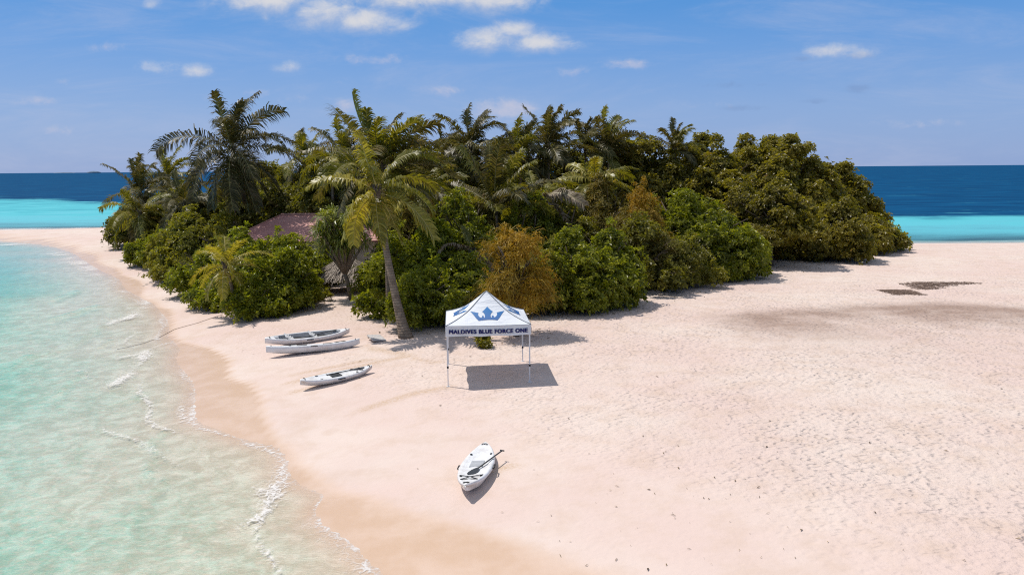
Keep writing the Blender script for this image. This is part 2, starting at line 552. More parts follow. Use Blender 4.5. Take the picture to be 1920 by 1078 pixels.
gl = M.n('ShaderNodeBsdfGlossy', {'Color': (0.8, 0.85, 0.9), 'Roughness': 0.27, 'Normal': wb.outputs[0]})
fr = M.n('ShaderNodeFresnel', {'IOR': 1.33, 'Normal': wb.outputs[0]})
frf = M.math('MINIMUM', M.math('MULTIPLY', fr.outputs[0], 0.5), M.math('SUBTRACT', 0.24, M.math('MULTIPLY', M.smooth(depth, 0.8, 4.0), 0.20)))
wat = M.n('ShaderNodeMixShader', {0: frf, 1: body.outputs[0], 2: gl.outputs[0]})
fn = M.noise(pos, 6.0, 7, 0.78, 1.0)
fcell = M.n('ShaderNodeTexVoronoi', {'Vector': M.n('ShaderNodeVectorMath', {0: pos, 1: M.n('ShaderNodeVectorMath', {0: M.noise(pos, 3, 3, 0.6, 0, 1), 1: (0.5, 0.5, 0)}, operation='MULTIPLY').outputs[0]}, operation='ADD').outputs[0], 'Scale': 4.6}, feature='DISTANCE_TO_EDGE').outputs[0]
lace = M.math('SUBTRACT', 1.0, M.smooth(fcell, 0.0, 0.14))
fl_ = M.math('ADD', M.math('MULTIPLY', foam, 0.62), M.math('MULTIPLY', M.math('SUBTRACT', fn, 0.5), 1.5))
fm = M.math('MULTIPLY', M.smooth(M.math('ADD', fl_, M.math('MULTIPLY', M.math('SUBTRACT', lace, 0.25), M.math('MULTIPLY', foam, 0.42))), 0.26, 0.98), M.smooth(foam, 0.05, 0.45))
fb = M.n('ShaderNodeBsdfDiffuse', {'Color': (0.74, 0.71, 0.68)})
fin = M.n('ShaderNodeMixShader', {0: M.math('MULTIPLY', fm, 0.78), 1: wat.outputs[0], 2: fb.outputs[0]})
M.n('ShaderNodeOutputMaterial', {0: fin.outputs[0]})

xs = ticks(-34, 0, 0.16, -24000, 24000, 1.12)
ys = ticks(11, 46, 0.16, -300, 26000, 1.035)
P, Fq = grid(xs, ys)
sd = signed(P)
gz = height(P, sd)
depth_v = np.maximum(-gz, 0)
dn = np.maximum(-sd, 0)
foam_v = np.zeros(len(P))
PW = P + 0.30 * np.stack([lumps(P[:, 0] * 2.2 + 5, P[:, 1] * 2.2), lumps(P[:, 0] * 2.2, P[:, 1] * 2.2 + 9)], 1)
PW += 0.12 * np.stack([lumps(P[:, 0] * 7 + 5, P[:, 1] * 7), lumps(P[:, 0] * 7, P[:, 1] * 7 + 9)], 1)
nearf = (P[:, 0] > -60) & (P[:, 1] < 90) & (P[:, 1] > 5)
foam_v = np.where(nearf, 0.85 * np.exp(-((dn - 0.05) / 0.11) ** 2) * np.clip(0.75 + 0.9 * lumps(P[:, 0] * 1.7, P[:, 1] * 1.7 + 3), 0, 1.3), 0)


for off_, st_, sw_ in ((0.7, 1.0, 1.5), (1.9, 0.95, 1.2), (3.6, 0.8, 1.0)):
    c_ = off_ + 0.75 * off_ ** 0.5 * lumps(P[:, 0] * 0.9 + off_, P[:, 1] * 0.9) + 0.15 * lumps(P[:, 0] * 4, P[:, 1] * 4)
    foam_v = np.maximum(foam_v, np.where(nearf, st_ * np.exp(-((dn - c_) / 0.13) ** 2) * np.clip(0.4 + sw_ * lumps(P[:, 0] * 1.3 + 7 * off_, P[:, 1] * 1.3), 0, 1.2), 0))


def add_foam(pts, width, strength, trail=0.0):
    """foam along a wave front; it trails off seaward (to the left) by trail metres"""
    global foam_v
    L = px_line(pts)
    d = line_dist(PW, L)
    f = strength * (0.62 * np.exp(-(d / (width * 0.8)) ** 2) + 0.75 * np.exp(-(d / (width * 3.2)) ** 2)) * np.clip(0.85 + 0.9 * lumps(P[:, 0] * 2.6 + 3, P[:, 1] * 2.6), 0.1, 1.3)
    if trail:
        yy = P[:, 1]
        o = np.argsort(L[:, 1])
        lx = np.interp(yy, L[o, 1], L[o, 0], left=1e9, right=1e9)
        t = lx - P[:, 0]
        band = (t > 0) & (t < trail * 3) & (yy > L[:, 1].min()) & (yy < L[:, 1].max())
        f = np.maximum(f, np.where(band, strength * 0.75 * np.exp(-(t / trail)), 0))
    foam_v = np.maximum(foam_v, f)


add_foam([(720, 1074), (690, 1048), (660, 1020), (625, 992), (612, 980)], 0.18, 1.0, 1.0)
add_foam([(613, 984), (597, 951), (614, 930), (582, 914)], 0.05, 0.72)
add_foam([(582, 914), (546, 890)], 0.05, 0.5)
add_foam([(546, 885), (542, 866), (523, 840), (485, 829)], 0.08, 0.8)
add_foam([(485, 829), (411, 803), (371, 788)], 0.07, 0.7)
add_foam([(541, 872), (525, 895), (505, 915), (492, 940), (490, 955), (470, 975), (430, 1000)], 0.14, 0.78, 0.6)
add_foam([(368, 788), (369, 760), (369, 735)], 0.10, 1.0, 0.8)
add_foam([(368, 732), (352, 700), (338, 680)], 0.05, 0.65)
add_foam([(282, 660), (268, 680), (245, 700), (215, 718)], 0.16, 0.95, 1.4)
add_foam([(330, 640), (300, 650), (282, 662), (230, 672)], 0.13, 0.62)
add_foam([(283, 562), (270, 575), (245, 590), (215, 606)], 0.30, 1.1, 0.5)
add_foam([(262, 558), (240, 548), (225, 545)], 0.2, 0.7)
add_foam([(213, 520), (205, 530), (190, 537), (172, 527), (185, 514)], 0.22, 0.62)
add_foam([(165, 508), (160, 498), (140, 488), (120, 480), (100, 474)], 0.45, 0.95)
add_foam([(140, 485), (90, 472), (60, 465)], 0.35, 0.55)
add_foam([(40, 462), (10, 457), (-60, 455)], 0.8, 0.75)
add_foam([(290, 830), (275, 860), (285, 880)], 0.05, 0.5)
add_foam([(200, 428.6), (100, 430), (0, 431.5), (-200, 433)], 1.8, 1.2)
# small swells that move the sheet itself
x, y = P.T
near = np.exp(-((y - 30) / 60) ** 2) * sstep(depth_v, 0.05, 0.6)
zw = near * 0.03 * (np.sin(1.1 * x + 0.55 * y) + 0.7 * np.sin(2.3 * x - 0.9 * y + 1) + 0.5 * np.sin(3.7 * x + 2.1 * y))
for pts_, wd_, hh_ in [([(328, 812), (305, 835), (290, 860), (282, 885)], 0.10, 0.10), ([(302, 892), (292, 915), (284, 930)], 0.09, 0.10), ([(262, 925), (240, 960), (225, 985)], 0.10, 0.08),
                       ([(155, 698), (135, 715), (120, 735)], 0.14, 0.10), ([(260, 738), (240, 752), (215, 760)], 0.12, 0.07), ([(178, 575), (150, 588), (105, 600)], 0.28, 0.14),
                       ([(200, 612), (190, 618), (120, 655), (60, 672)], 0.22, 0.10), ([(140, 548), (100, 562)], 0.3, 0.10), ([(205, 638), (200, 650)], 0.15, 0.12), ([(20, 690), (90, 655)], 0.25, 0.08),
                       ([(180, 800), (150, 850), (130, 880)], 0.12, 0.06), ([(400, 985), (380, 1010), (330, 1040)], 0.10, 0.06), ([(120, 960), (60, 1010)], 0.12, 0.06)]:
    r_ = np.exp(-(line_dist(PW, px_line(pts_)) / wd_) ** 2)
    zw = zw + hh_ * r_
    depth_v = depth_v + 0.9 * hh_ * r_
    foam_v = np.maximum(foam_v, 0.5 * np.exp(-(line_dist(PW + [-0.4 * wd_, 0.4 * wd_], px_line(pts_)) / (0.4 * wd_)) ** 2))
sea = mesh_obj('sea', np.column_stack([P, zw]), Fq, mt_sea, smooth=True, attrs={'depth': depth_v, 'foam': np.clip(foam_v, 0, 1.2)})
tag(sea, 'clear shallow lagoon turning turquoise and then deep blue at the horizon', kind='structure')

# deep sea floor and far islets
mt_bed, B = mat('deep_sea_floor')
pb = B.n('ShaderNodeBsdfPrincipled', {'Base Color': (0.02, 0.06, 0.09), 'Roughness': 0.9})
B.n('ShaderNodeOutputMaterial', {0: pb.outputs[0]})
bed = mesh_obj('sea_floor', [(-26000, -2000, -22), (26000, -2000, -22), (26000, 28000, -22), (-26000, 28000, -22)], [(0, 1, 2, 3)], mt_bed)
tag(bed, 'dark floor of the deep sea', kind='structure')
mt_isl, B = mat('far_islet')
pb = B.n('ShaderNodeBsdfPrincipled', {'Base Color': (0.10, 0.15, 0.22), 'Roughness': 0.9})
B.n('ShaderNodeOutputMaterial', {0: pb.outputs[0]})


def islet(px, D, wpx, hm, label):
    c = at(px, 324, D)
    w = wpx / F * D
    n, k = 26, 10
    vs, fs = [], []
    r = random.Random(int(px))
    for j in range(k + 1):
        a = j / k * PI / 2
        for i in range(n):
            t = 2 * PI * i / n
            q = 0.8 + 0.3 * math.sin(3 * t + px) * math.cos(5 * t)
            vs.append((c.x + w / 2 * math.cos(a) * math.cos(t), D + w / 5 * math.cos(a) * math.sin(t), -0.5 + hm * math.sin(a) ** 0.5 * q * (0.85 + 0.3 * r.random())))
    for j in range(k):
        for i in range(n):
            fs.append((j * n + i, j * n + (i + 1) % n, (j + 1) * n + (i + 1) % n, (j + 1) * n + i))
    o = mesh_obj('islet', vs, fs, mt_isl, smooth=True)
    tag(o, label, kind='structure')


islet(176, 9000, 26, 20, 'tiny low islet on the horizon left of the palms')
islet(120, 11000, 40, 9, 'thin faint islet on the horizon farther left')

# ------------------------------------------------------------------ foliage materials


def leaf_mat(name, c_dark, c_mid, c_light, rough=0.35, trans=0.3, tcol=None, spec=0.5, warm=None, bark=False):
    mt, L = mat(name)
    rnd, cl = L.attr('rnd'), L.attr('clump')
    c = L.mix(L.smooth(cl, 0.1, 0.9), c_dark, c_mid)
    c = L.mix(L.math('MULTIPLY', L.smooth(rnd, 0.45, 1.0), 0.85), c, c_light)
    if warm is not None:
        c = L.mix(L.smooth(rnd, 0.0, 0.09), warm, c)
    p = L.n('ShaderNodeBsdfPrincipled', {'Base Color': c, 'Roughness': rough, 'Specular IOR Level': spec})
    t = L.n('ShaderNodeBsdfTranslucent', {'Color': L.mix(1.0, c, tcol or (1.5, 1.55, 0.5), 'MULTIPLY')})
    s = L.n('ShaderNodeMixShader', {0: trans, 1: p.outputs[0], 2: t.outputs[0]})
    L.n('ShaderNodeOutputMaterial', {0: s.outputs[0]})
    return mt


mt_sc = leaf_mat('shrub_leaves_bright', (0.115, 0.130, 0.010), (0.215, 0.228, 0.014), (0.38, 0.36, 0.035), 0.34, 0.47, spec=0.4, warm=(0.34, 0.28, 0.04))
mt_ol = leaf_mat('shrub_leaves_olive', (0.125, 0.122, 0.014), (0.215, 0.19, 0.022), (0.33, 0.29, 0.05), 0.38, 0.48, spec=0.4, warm=(0.30, 0.19, 0.05))
mt_dk = leaf_mat('leaves_dark', (0.095, 0.092, 0.014), (0.155, 0.142, 0.022), (0.24, 0.21, 0.04), 0.42, 0.46, spec=0.35, warm=(0.22, 0.14, 0.05))
mt_br = leaf_mat('tree_leaves_olive_brown', (0.125, 0.108, 0.013), (0.215, 0.175, 0.020), (0.34, 0.28, 0.05), 0.38, 0.48, spec=0.4, warm=(0.30, 0.16, 0.04))
mt_or = leaf_mat('vine_strands_orange', (0.22, 0.15, 0.010), (0.40, 0.245, 0.010), (0.46, 0.32, 0.02), 0.55, 0.35, tcol=(1.3, 1.1, 0.6))
mt_om = leaf_mat('vine_strands_olive', (0.12, 0.108, 0.012), (0.20, 0.155, 0.014), (0.30, 0.20, 0.02), 0.55, 0.3, tcol=(1.3, 1.2, 0.6))
mt_pd = leaf_mat('palm_leaflets_dark', (0.052, 0.048, 0.011), (0.088, 0.082, 0.018), (0.20, 0.16, 0.06), 0.42, 0.34, tcol=(1.5, 1.4, 0.5), spec=0.28, warm=(0.22, 0.16, 0.08))
mt_pg = leaf_mat('palm_leaflets_green', (0.11, 0.112, 0.012), (0.165, 0.160, 0.018), (0.26, 0.23, 0.05), 0.40, 0.42, tcol=(1.6, 1.5, 0.4), spec=0.3, warm=(0.30, 0.24, 0.08))
mt_py = leaf_mat('palm_leaflets_yellow', (0.18, 0.165, 0.018), (0.29, 0.255, 0.028), (0.42, 0.36, 0.07), 0.36, 0.40, tcol=(1.5, 1.4, 0.4), spec=0.4, warm=(0.36, 0.26, 0.07))
mt_pdd = leaf_mat('palm_leaflets_darkest', (0.036, 0.033, 0.010), (0.062, 0.056, 0.014), (0.17, 0.135, 0.05), 0.42, 0.26, tcol=(1.4, 1.3, 0.5), spec=0.28, warm=(0.20, 0.14, 0.07))
mt_dry = leaf_mat('palm_leaflets_dry', (0.13, 0.09, 0.05), (0.21, 0.15, 0.085), (0.33, 0.26, 0.17), 0.6, 0.2, tcol=(1.2, 1.0, 0.7))
mt_pan = leaf_mat('pandanus_leaves', (0.13, 0.15, 0.016), (0.21, 0.22, 0.026), (0.34, 0.32, 0.07), 0.38, 0.34, warm=(0.28, 0.2, 0.06))


def plain(name, col, rough=0.6, spec=0.4, noise_amt=0.25, scale=6, metal=0.0, bump_amt=0.0):
    mt, L = mat(name)
    pos = L.n('ShaderNodeTexCoord').outputs['Object']
    n = L.noise(pos, scale, 4, 0.6)
    dark = tuple(c * (1 - noise_amt) for c in col)
    c = L.mix(L.smooth(n, 0.3, 0.7), dark, col)
    ins = {'Base Color': c, 'Roughness': rough, 'Specular IOR Level': spec, 'Metallic': metal}
    if bump_amt:
        b = L.n('ShaderNodeBump', {'Height': n, 'Strength': bump_amt, 'Distance': 0.05})
        ins['Normal'] = b.outputs[0]
    p = L.n('ShaderNodeBsdfPrincipled', ins)
    L.n('ShaderNodeOutputMaterial', {0: p.outputs[0]})
    return mt


mt_rach = plain('palm_midrib', (0.34, 0.30, 0.12), 0.45)
mt_rachy = plain('palm_midrib_yellow', (0.50, 0.42, 0.15), 0.42)
mt_bark = plain('shrub_bark', (0.16, 0.12, 0.09), 0.85, 0.2, 0.5, 9, bump_amt=0.5)
# ringed palm bark
mt_trunk, L = mat('palm_bark')
oc = L.n('ShaderNodeTexCoord').outputs['Object']
oz = L.n('ShaderNodeSeparateXYZ', {0: oc}).outputs[2]
ringz = L.math('ADD', L.math('MULTIPLY', oz, 52.0), L.math('MULTIPLY', L.noise(oc, 3, 3), 6.0))
ring = L.math('MULTIPLY', L.math('ADD', L.math('SINE', ringz), 1.0), 0.5)
c = L.mix(L.smooth(L.noise(oc, 4, 5, 0.7), 0.3, 0.7), (0.17, 0.125, 0.09), (0.34, 0.26, 0.19))
c = L.mix(L.math('MULTIPLY', ring, 0.45), c, (0.10, 0.075, 0.055))
b = L.n('ShaderNodeBump', {'Height': ring, 'Strength': 0.7, 'Distance': 0.02})
p = L.n('ShaderNodeBsdfPrincipled', {'Base Color': c, 'Roughness': 0.85, 'Normal': b.outputs[0], 'Specular IOR Level': 0.2})
L.n('ShaderNodeOutputMaterial', {0: p.outputs[0]})

# ------------------------------------------------------------------ foliage geometry


def nrm(a):
    return a / np.maximum(np.linalg.norm(a, axis=-1, keepdims=True), 1e-9)


def rosettes(C, N, nleaf, Lf, Wf, rng, e_lo=-0.2, e_hi=0.9, sag=0.15, clump=None):
    """leaves spreading from every shoot tip C with outward axis N: kite leaves, folded along the rib"""
    n = len(C)
    a = np.where(np.abs(N[:, 2:3]) < 0.9, [[0, 0, 1.0]], [[1.0, 0, 0]])
    t1 = nrm(np.cross(N, a))
    t2 = np.cross(N, t1)
    az = (np.arange(nleaf)[None] * 2.39996 + rng.uniform(0, 6.28, (n, 1)) + rng.normal(0, 0.25, (n, nleaf)))[..., None]
    el = rng.uniform(e_lo, e_hi, (n, nleaf))[..., None]
    d = np.cos(el) * (np.cos(az) * t1[:, None] + np.sin(az) * t2[:, None]) + np.sin(el) * N[:, None]
    side = nrm(np.cross(d, N[:, None] + rng.normal(0, 0.25, d.shape)))
    upv = np.cross(side, d)
    sc = rng.uniform(0.7, 1.25, (n, nleaf, 1))
    L_, W_ = Lf * sc, Wf * sc
    b0 = C[:, None] + d * L_ * 0.08
    mid = b0 + d * L_ * 0.6
    tip = b0 + d * L_ + np.array([0, 0, -1.0]) * L_ * sag
    fold = upv * W_ * 0.18
    V = np.stack([b0, mid + side * W_ / 2 + fold, tip, mid - side * W_ / 2 + fold], 2)  # n,nleaf,4,3
    cnt = n * nleaf
    rv = rng.uniform(0, 1, (n, nleaf, 1)) * 0.6 + rng.uniform(0, 1, (n, 1, 1)) * 0.4
    rnd = np.repeat(rv, 4, 2).ravel()
    cv = clump if clump is not None else rng.uniform(0, 1, n)
    cvv = np.repeat(cv, nleaf * 4)
    Fc = np.arange(cnt * 4).reshape(-1, 4)
    return V.reshape(-1, 3), Fc, rnd, cvv


def strands(C, N, rng, Ls, Ws, clump, seg=3):
    """thin hanging vine threads"""
    n = len(C)
    d = nrm(N + rng.normal(0, 0.55, C.shape))
    side = nrm(np.cross(d, rng.normal(0, 1, C.shape)))
    Ln = (Ls * rng.uniform(0.5, 1.4, n))[:, None]
    pts = [C]
    for k in range(seg):
        d = nrm(d + np.array([0, 0, -0.65]) + rng.normal(0, 0.25, d.shape))
        pts.append(pts[-1] + d * Ln / seg)
    V = []
    for k, p in enumerate(pts):
        w = Ws * (1 - 0.7 * k / seg)
        V += [p - side * w / 2, p + side * w / 2]
    V = np.stack(V, 1)
    m_ = 2 * (seg + 1)
    base = (np.arange(n) * m_)[:, None]
    Fc = np.concatenate([base + np.array([[2 * k, 2 * k + 1, 2 * k + 3, 2 * k + 2]]) for k in range(seg)])
    return V.reshape(-1, 3), Fc, np.repeat(rng.uniform(0, 1, n), m_), np.repeat(clump, m_)


def crown_points(R, Ry, H, z0, rng, cr, dens, lobes=8, sprigs=7, sprig=1.0):
    """shoot tips over uneven clumps that cover several overlapping lobes of different height"""
    Cs, Ns, Vs = [], [], []
    LB = [(rng.uniform(-.18, .18) * R, rng.uniform(-.18, .18) * Ry, H, 0.50 * R, 0.50 * Ry)]
    a0 = rng.uniform(0, 6.28)
    for k in range(lobes):
        a = a0 + k * 2.39996 + rng.uniform(-.3, .3)
        rr = rng.uniform(0.45, 0.80)
        hh = H * rng.uniform(0.42, 1.0) * (1.08 - 0.42 * rr)
        q = rng.uniform(0.28, 0.5)
        LB.append((math.cos(a) * rr * R, math.sin(a) * rr * Ry, max(hh, 0.4 * H), q * R, q * Ry))
    for k in range(int(lobes * 0.8)):
        a = rng.uniform(0, 6.28)
        q = rng.uniform(0.2, 0.32)
        if z0 < 0.1:
            LB.append((math.cos(a) * 0.88 * R, math.sin(a) * 0.88 * Ry, H * rng.uniform(0.2, 0.45), q * R, q * Ry))
    for (lx, ly, hh, rx, ry) in LB:
        zb = z0 * rng.uniform(0.8, 1.2)
        zc, rz = (zb + hh) / 2, (hh - zb) / 2
        area = 4 * PI * ((rx * ry + rx * rz + ry * rz) / 3)
        ncl = int(np.clip(area / (cr * cr * 2.6), 4, 60))
        tone = rng.uniform(0.1, 0.9)
        for c_ in range(ncl):
            v = nrm(rng.normal(0, 1, 3))
            r = cr * rng.uniform(0.55, 1.4)
            sx = 1 - 0.55 * r / max(rx, r)
            k = rng.uniform(0.82, 1.1)
            c = np.array([lx + v[0] * rx * sx * k, ly + v[1] * ry * sx * k, zc + v[2] * max(rz - 0.6 * r, 0.1 * rz) * k])
            c[2] = max(c[2], zb + 0.2 * r)
            # skip clumps buried deep in another lobe
            if any(((c[0] - ox) / (orx * 0.6)) ** 2 + ((c[1] - oy) / (ory * 0.6)) ** 2 + ((c[2] - oh / 2) / (oh * 0.3)) ** 2 < 1 for (ox, oy, oh, orx, ory) in LB):
                continue
            m_ = int(dens * 4 * PI * r * r * 0.62)
            w = nrm(rng.normal(0, 1, (m_, 3)))
            w[:, 2] = np.where(w[:, 2] < -0.3, -w[:, 2], w[:, 2])
            p = c + w * np.array([r, r, r * 0.8]) * (1 + rng.normal(0, 0.24, (m_, 1)))
            keep = p[:, 2] > 0.03
            p, w = p[keep], w[keep]
            Cs.append(p)
            Ns.append(nrm(w + v[None] * 0.35 + np.array([0, 0, 0.5])))
            Vs.append(np.clip(tone + rng.normal(0, 0.2) + rng.normal(0, 0.12, len(p)), 0, 1))
    for k in range(sprigs):                                     # shoots that stand out of the crown
        lx, ly, hh, rx, ry = LB[rng.randint(len(LB))]
        a, q = rng.uniform(0, 6.28), rng.uniform(0, 0.8)
        b = np.array([lx + math.cos(a) * q * rx, ly + math.sin(a) * q * ry, z0 / 2 + hh * (0.5 + 0.5 * math.sqrt(1 - q * q))])
        ln = rng.uniform(0.25, 0.95) * min(1, H / 3) * sprig
        d = nrm(np.array([math.cos(a) * 0.5 * q, math.sin(a) * 0.5 * q, 1.0]))
        m_ = int(9 + 10 * ln)
        p = b + d * rng.uniform(-0.4, 1, (m_, 1)) * ln + rng.normal(0, 0.10 + 0.10 * (sprig < 1), (m_, 3))
        Cs.append(p)
        Ns.append(nrm(d + rng.normal(0, 0.5, (m_, 3))))
        Vs.append(rng.uniform(0.3, 0.9, m_))
    return np.concatenate(Cs), np.concatenate(Ns), np.concatenate(Vs)


KIND = {
    # leaf length, width, leaves per shoot, clump radius, shoots per m2, material, hi
    'sc': dict(L=0.22, W=0.105, n=7, cr=0.45, dens=13, mat=mt_sc),
    'ol': dict(L=0.18, W=0.10, n=7, cr=0.44, dens=14, mat=mt_ol),
    'dk': dict(L=0.24, W=0.12, n=7, cr=0.85, dens=8, mat=mt_dk),
    'br': dict(L=0.20, W=0.135, n=6, cr=0.6, dens=13, mat=mt_br),
    'or': dict(L=0.16, W=0.055, n=7, cr=0.6, dens=18, mat=mt_or),
    'om': dict(L=0.15, W=0.06, n=6, cr=0.6, dens=14, mat=mt_om),
}
_seed = [100]
PLANTS = []


def plant(kind, px, base, D, top, wpx, label, name='shrub', cat='shrub', group=None, depth=1.0, crown_lo=0.0, dens=1.0, shape=0.75):
    _seed[0] += 1
    rng = np.random.RandomState(_seed[0])
    K = KIND[kind]
    if base is not None:
        g = G(px, base)
        R = wpx / 2 / F * (g.y + 1)
        R = wpx / 2 / F * (g.y + R * depth)
        y = g.y + R * depth * 0.9
        x = g.x * (y / g.y)
    else:
        y = D
        R = wpx / 2 / F * D
        x = at(px, 400, D).x
    R *= 1.22 if kind in ('sc', 'ol', 'dk') else 1.1
    z = hz(x, y) - 0.05
    tp = at(px, top, y)
    H = max(tp.z - z, 0.6)
    root = empty(name, (x, y, z))
    tag(root, label, cat, group)
    Ry = R * depth
    z0 = crown_lo * H
    tree = name != 'shrub'
    C, N, V = crown_points(R, Ry, H, z0, rng, K['cr'] * min(1.0, 0.45 + R * 0.28), K['dens'] * dens, lobes=int(np.clip(5 + R * 3, 6, 16)), sprigs=int(5 + R * 4) if tree else int(8 + R * 9), sprig=0.55 if tree else 1.0)
    far = (1.0 + max(0.0, (y - 45) / 90)) * rng.uniform(0.78, 1.15)
    Lv, Fv, rn, cl = rosettes(C, N, K['n'], K['L'] * far, K['W'] * far, rng, clump=V)
    faces = [Fv]
    if kind in ('or', 'om'):
        sel = rng.choice(len(C), int(len(C) * 1.6))
        Sv, Sf, srn, scl = strands(C[sel] + rng.normal(0, 0.12, (len(sel), 3)), N[sel], rng, 0.6, 0.022, V[sel])
        faces.append(Sf + len(Lv))
        Lv, rn, cl = np.vstack([Lv, Sv]), np.concatenate([rn, srn]), np.concatenate([cl, scl])
    mesh_obj('crown', Lv, faces, K['mat'], root, attrs={'rnd': rn, 'clump': cl})
    # trunk and limbs
    r = random.Random(_seed[0])
    mb = MB()
    tr = 0.05 + 0.012 * H
    nst = 3 if name == 'shrub' else 2
    mids = []
    for s in range(nst):
        a0 = r.uniform(0, 2 * PI)
        b0 = Vector((math.cos(a0), math.sin(a0), 0)) * 0.12 * R
        mid = Vector((math.cos(a0) * R * 0.2, math.sin(a0) * Ry * 0.2, H * 0.38))
        mb.tube([b0 - Vector((0, 0, 0.1)), b0.lerp(mid, 0.5) + Vector((r.uniform(-.1, .1), r.uniform(-.1, .1), 0)), mid], [tr * 1.3, tr, tr * 0.8], 7)
        mids.append(mid)
        for q in range(4):
            a = a0 + r.uniform(-1.3, 1.3)
            e = Vector((math.cos(a) * R * r.uniform(0.4, 0.75), math.sin(a) * Ry * r.uniform(0.4, 0.75), H * r.uniform(0.5, 0.85)))
            mb.tube([mid, mid.lerp(e, 0.5) + Vector((0, 0, 0.08 * H)), e], [tr * 0.7, tr * 0.45, tr * 0.2], 5)
    for q in range(int(6 + R * 3)):                              # bare twigs poking out of the leaves
        a, e = r.uniform(0, 2 * PI), r.uniform(0.05, 1.2)
        d = Vector((math.cos(a) * math.cos(e), math.sin(a) * math.cos(e), math.sin(e)))
        p0 = Vector((d.x * R * 0.72, d.y * Ry * 0.72, z0 + (H - z0) * (0.25 + 0.62 * math.sin(e))))
        ln = r.uniform(0.25, 0.6)
        b = p0 + Vector((d.x * R * 0.3, d.y * Ry * 0.3, 0.12 + 0.2 * math.sin(e)))
        mb.tube([mids[q % nst], p0, p0.lerp(b, 0.6) + Vector((r.uniform(-.06, .06), r.uniform(-.06, .06), 0.03)), b + d * ln * 0.5], [0.022, 0.016, 0.012, 0.005], 4)
    mb.build('trunk', mt_bark, root, smooth=True)
    PLANTS.append((x, y, R, Ry))
    return root


# ------------------------------------------------------------------ palms
def frond_arrays(L, az, el, rng, droop=0.6, wind=(0.35, 0, 0), ll=0.24, npair=58, width=0.08, hang=0.8):
    """one coconut leaf: an arching midrib and two combs of narrow leaflets"""
    nseg = 14
    d = np.array([math.cos(az) * math.cos(el), math.sin(az) * math.cos(el), math.sin(el)])
    p = np.zeros(3)
    wind = np.array(wind)
    pts, dirs = [p.copy()], [d.copy()]
    for i in range(nseg):
        t = (i + 1) / nseg
        d = d + (np.array([0, 0, -1.0]) * droop * (0.4 + 1.2 * t) + wind * (0.3 + t)) / nseg * 1.6
        d = d / np.linalg.norm(d)
        p = p + d * L / nseg
        pts.append(p.copy())
        dirs.append(d.copy())
    pts, dirs = np.array(pts), np.array(dirs)
    s = np.linspace(0.13, 0.995, npair)
    f = s * nseg
    i0 = np.minimum(f.astype(int), nseg - 1)
    fr_ = (f - i0)[:, None]
    B = pts[i0] * (1 - fr_) + pts[i0 + 1] * fr_
    T = nrm(dirs[i0] * (1 - fr_) + dirs[i0 + 1] * fr_)
    tw, tw2 = rng.uniform(-0.35, 0.35), rng.uniform(-1.0, 1.0)
    V, Fq, Ft = [], [], []
    sdir0 = nrm(np.cross(T, np.array([0, 0, 1.0]) + rng.normal(0, 0.05, 3)))
    upd = np.cross(sdir0, T)
    cnt = 0
    for sg in (-1, 1):
        prof = np.sin(np.clip(0.18 + 0.82 * s, 0, 1) ** 0.8 * PI * 0.92) ** 0.55
        gapn = np.where(rng.uniform(0, 1, npair) < 0.09, 0.35, 1.0)
        ln = (L * ll * prof * gapn * rng.uniform(0.75, 1.15, npair))[:, None]
        ph, fq = rng.uniform(0, 6.28), rng.uniform(9, 22)
        roll = (tw + tw2 * s + 0.22 * np.sin(fq * s + ph))[:, None]
        si = sdir0 * np.cos(roll) * sg + upd * np.sin(roll) * sg
        dr = nrm(si * 0.9 + T * (0.25 + 0.55 * s[:, None]) + upd * 0.22 + rng.normal(0, 0.09, (npair, 3)) + wind * 0.5)
        p1 = B + dr * ln * 0.5
        dr2 = nrm(dr + np.array([0, 0, -1.0]) * hang * rng.uniform(0.6, 1.5, (npair, 1)) + wind * 0.4)
        p2 = p1 + dr2 * ln * 0.34
        dr3 = nrm(dr2 + np.array([0, 0, -1.0]) * hang * 0.9)
        p3 = p2 + dr3 * ln * 0.22
        wv = nrm(T - dr * np.sum(T * dr, 1, keepdims=True)) * width
        V.append(np.stack([B - wv * 0.35, B + wv * 0.35, p1 - wv * 0.5, p1 + wv * 0.5, p2 - wv * 0.32, p2 + wv * 0.32, p3], 1))
    V = np.concatenate(V)
    n = len(V)
    b = (np.arange(n) * 7)[:, None]
    Fq = np.concatenate([b + np.array([[0, 1, 3, 2]]), b + np.array([[2, 3, 5, 4]])])
    Ft = b + np.array([[4, 5, 6]])
    rv = np.repeat(rng.uniform(0, 1, n), 7)
    # midrib: flat tapered three-sided stalk
    rad = np.linspace(0.045, 0.008, nseg + 1)[:, None] * (L / 4.5) ** 0.5
    sd_ = nrm(np.cross(dirs, np.array([0, 0, 1.0])))
    ud = np.cross(sd_, dirs)
    R3 = np.stack([pts - sd_ * rad, pts + sd_ * rad, pts + ud * rad * 0.9], 1).reshape(-1, 3)
    k = np.arange(nseg) * 3
    off_ = n * 7
    Rf = np.concatenate([np.stack([k + a, k + b_, k + 3 + b_, k + 3 + a], 1) for a, b_ in ((0, 1), (1, 2), (2, 0))]) + off_
    verts = np.concatenate([V.reshape(-1, 3), R3])
    rnd = np.concatenate([rv, np.full(len(R3), 0.5)])
    mi = np.concatenate([np.zeros(len(Fq)), np.ones(len(Rf)), np.zeros(len(Ft))])
    return verts, [np.concatenate([Fq, Rf]), Ft], rnd, mi


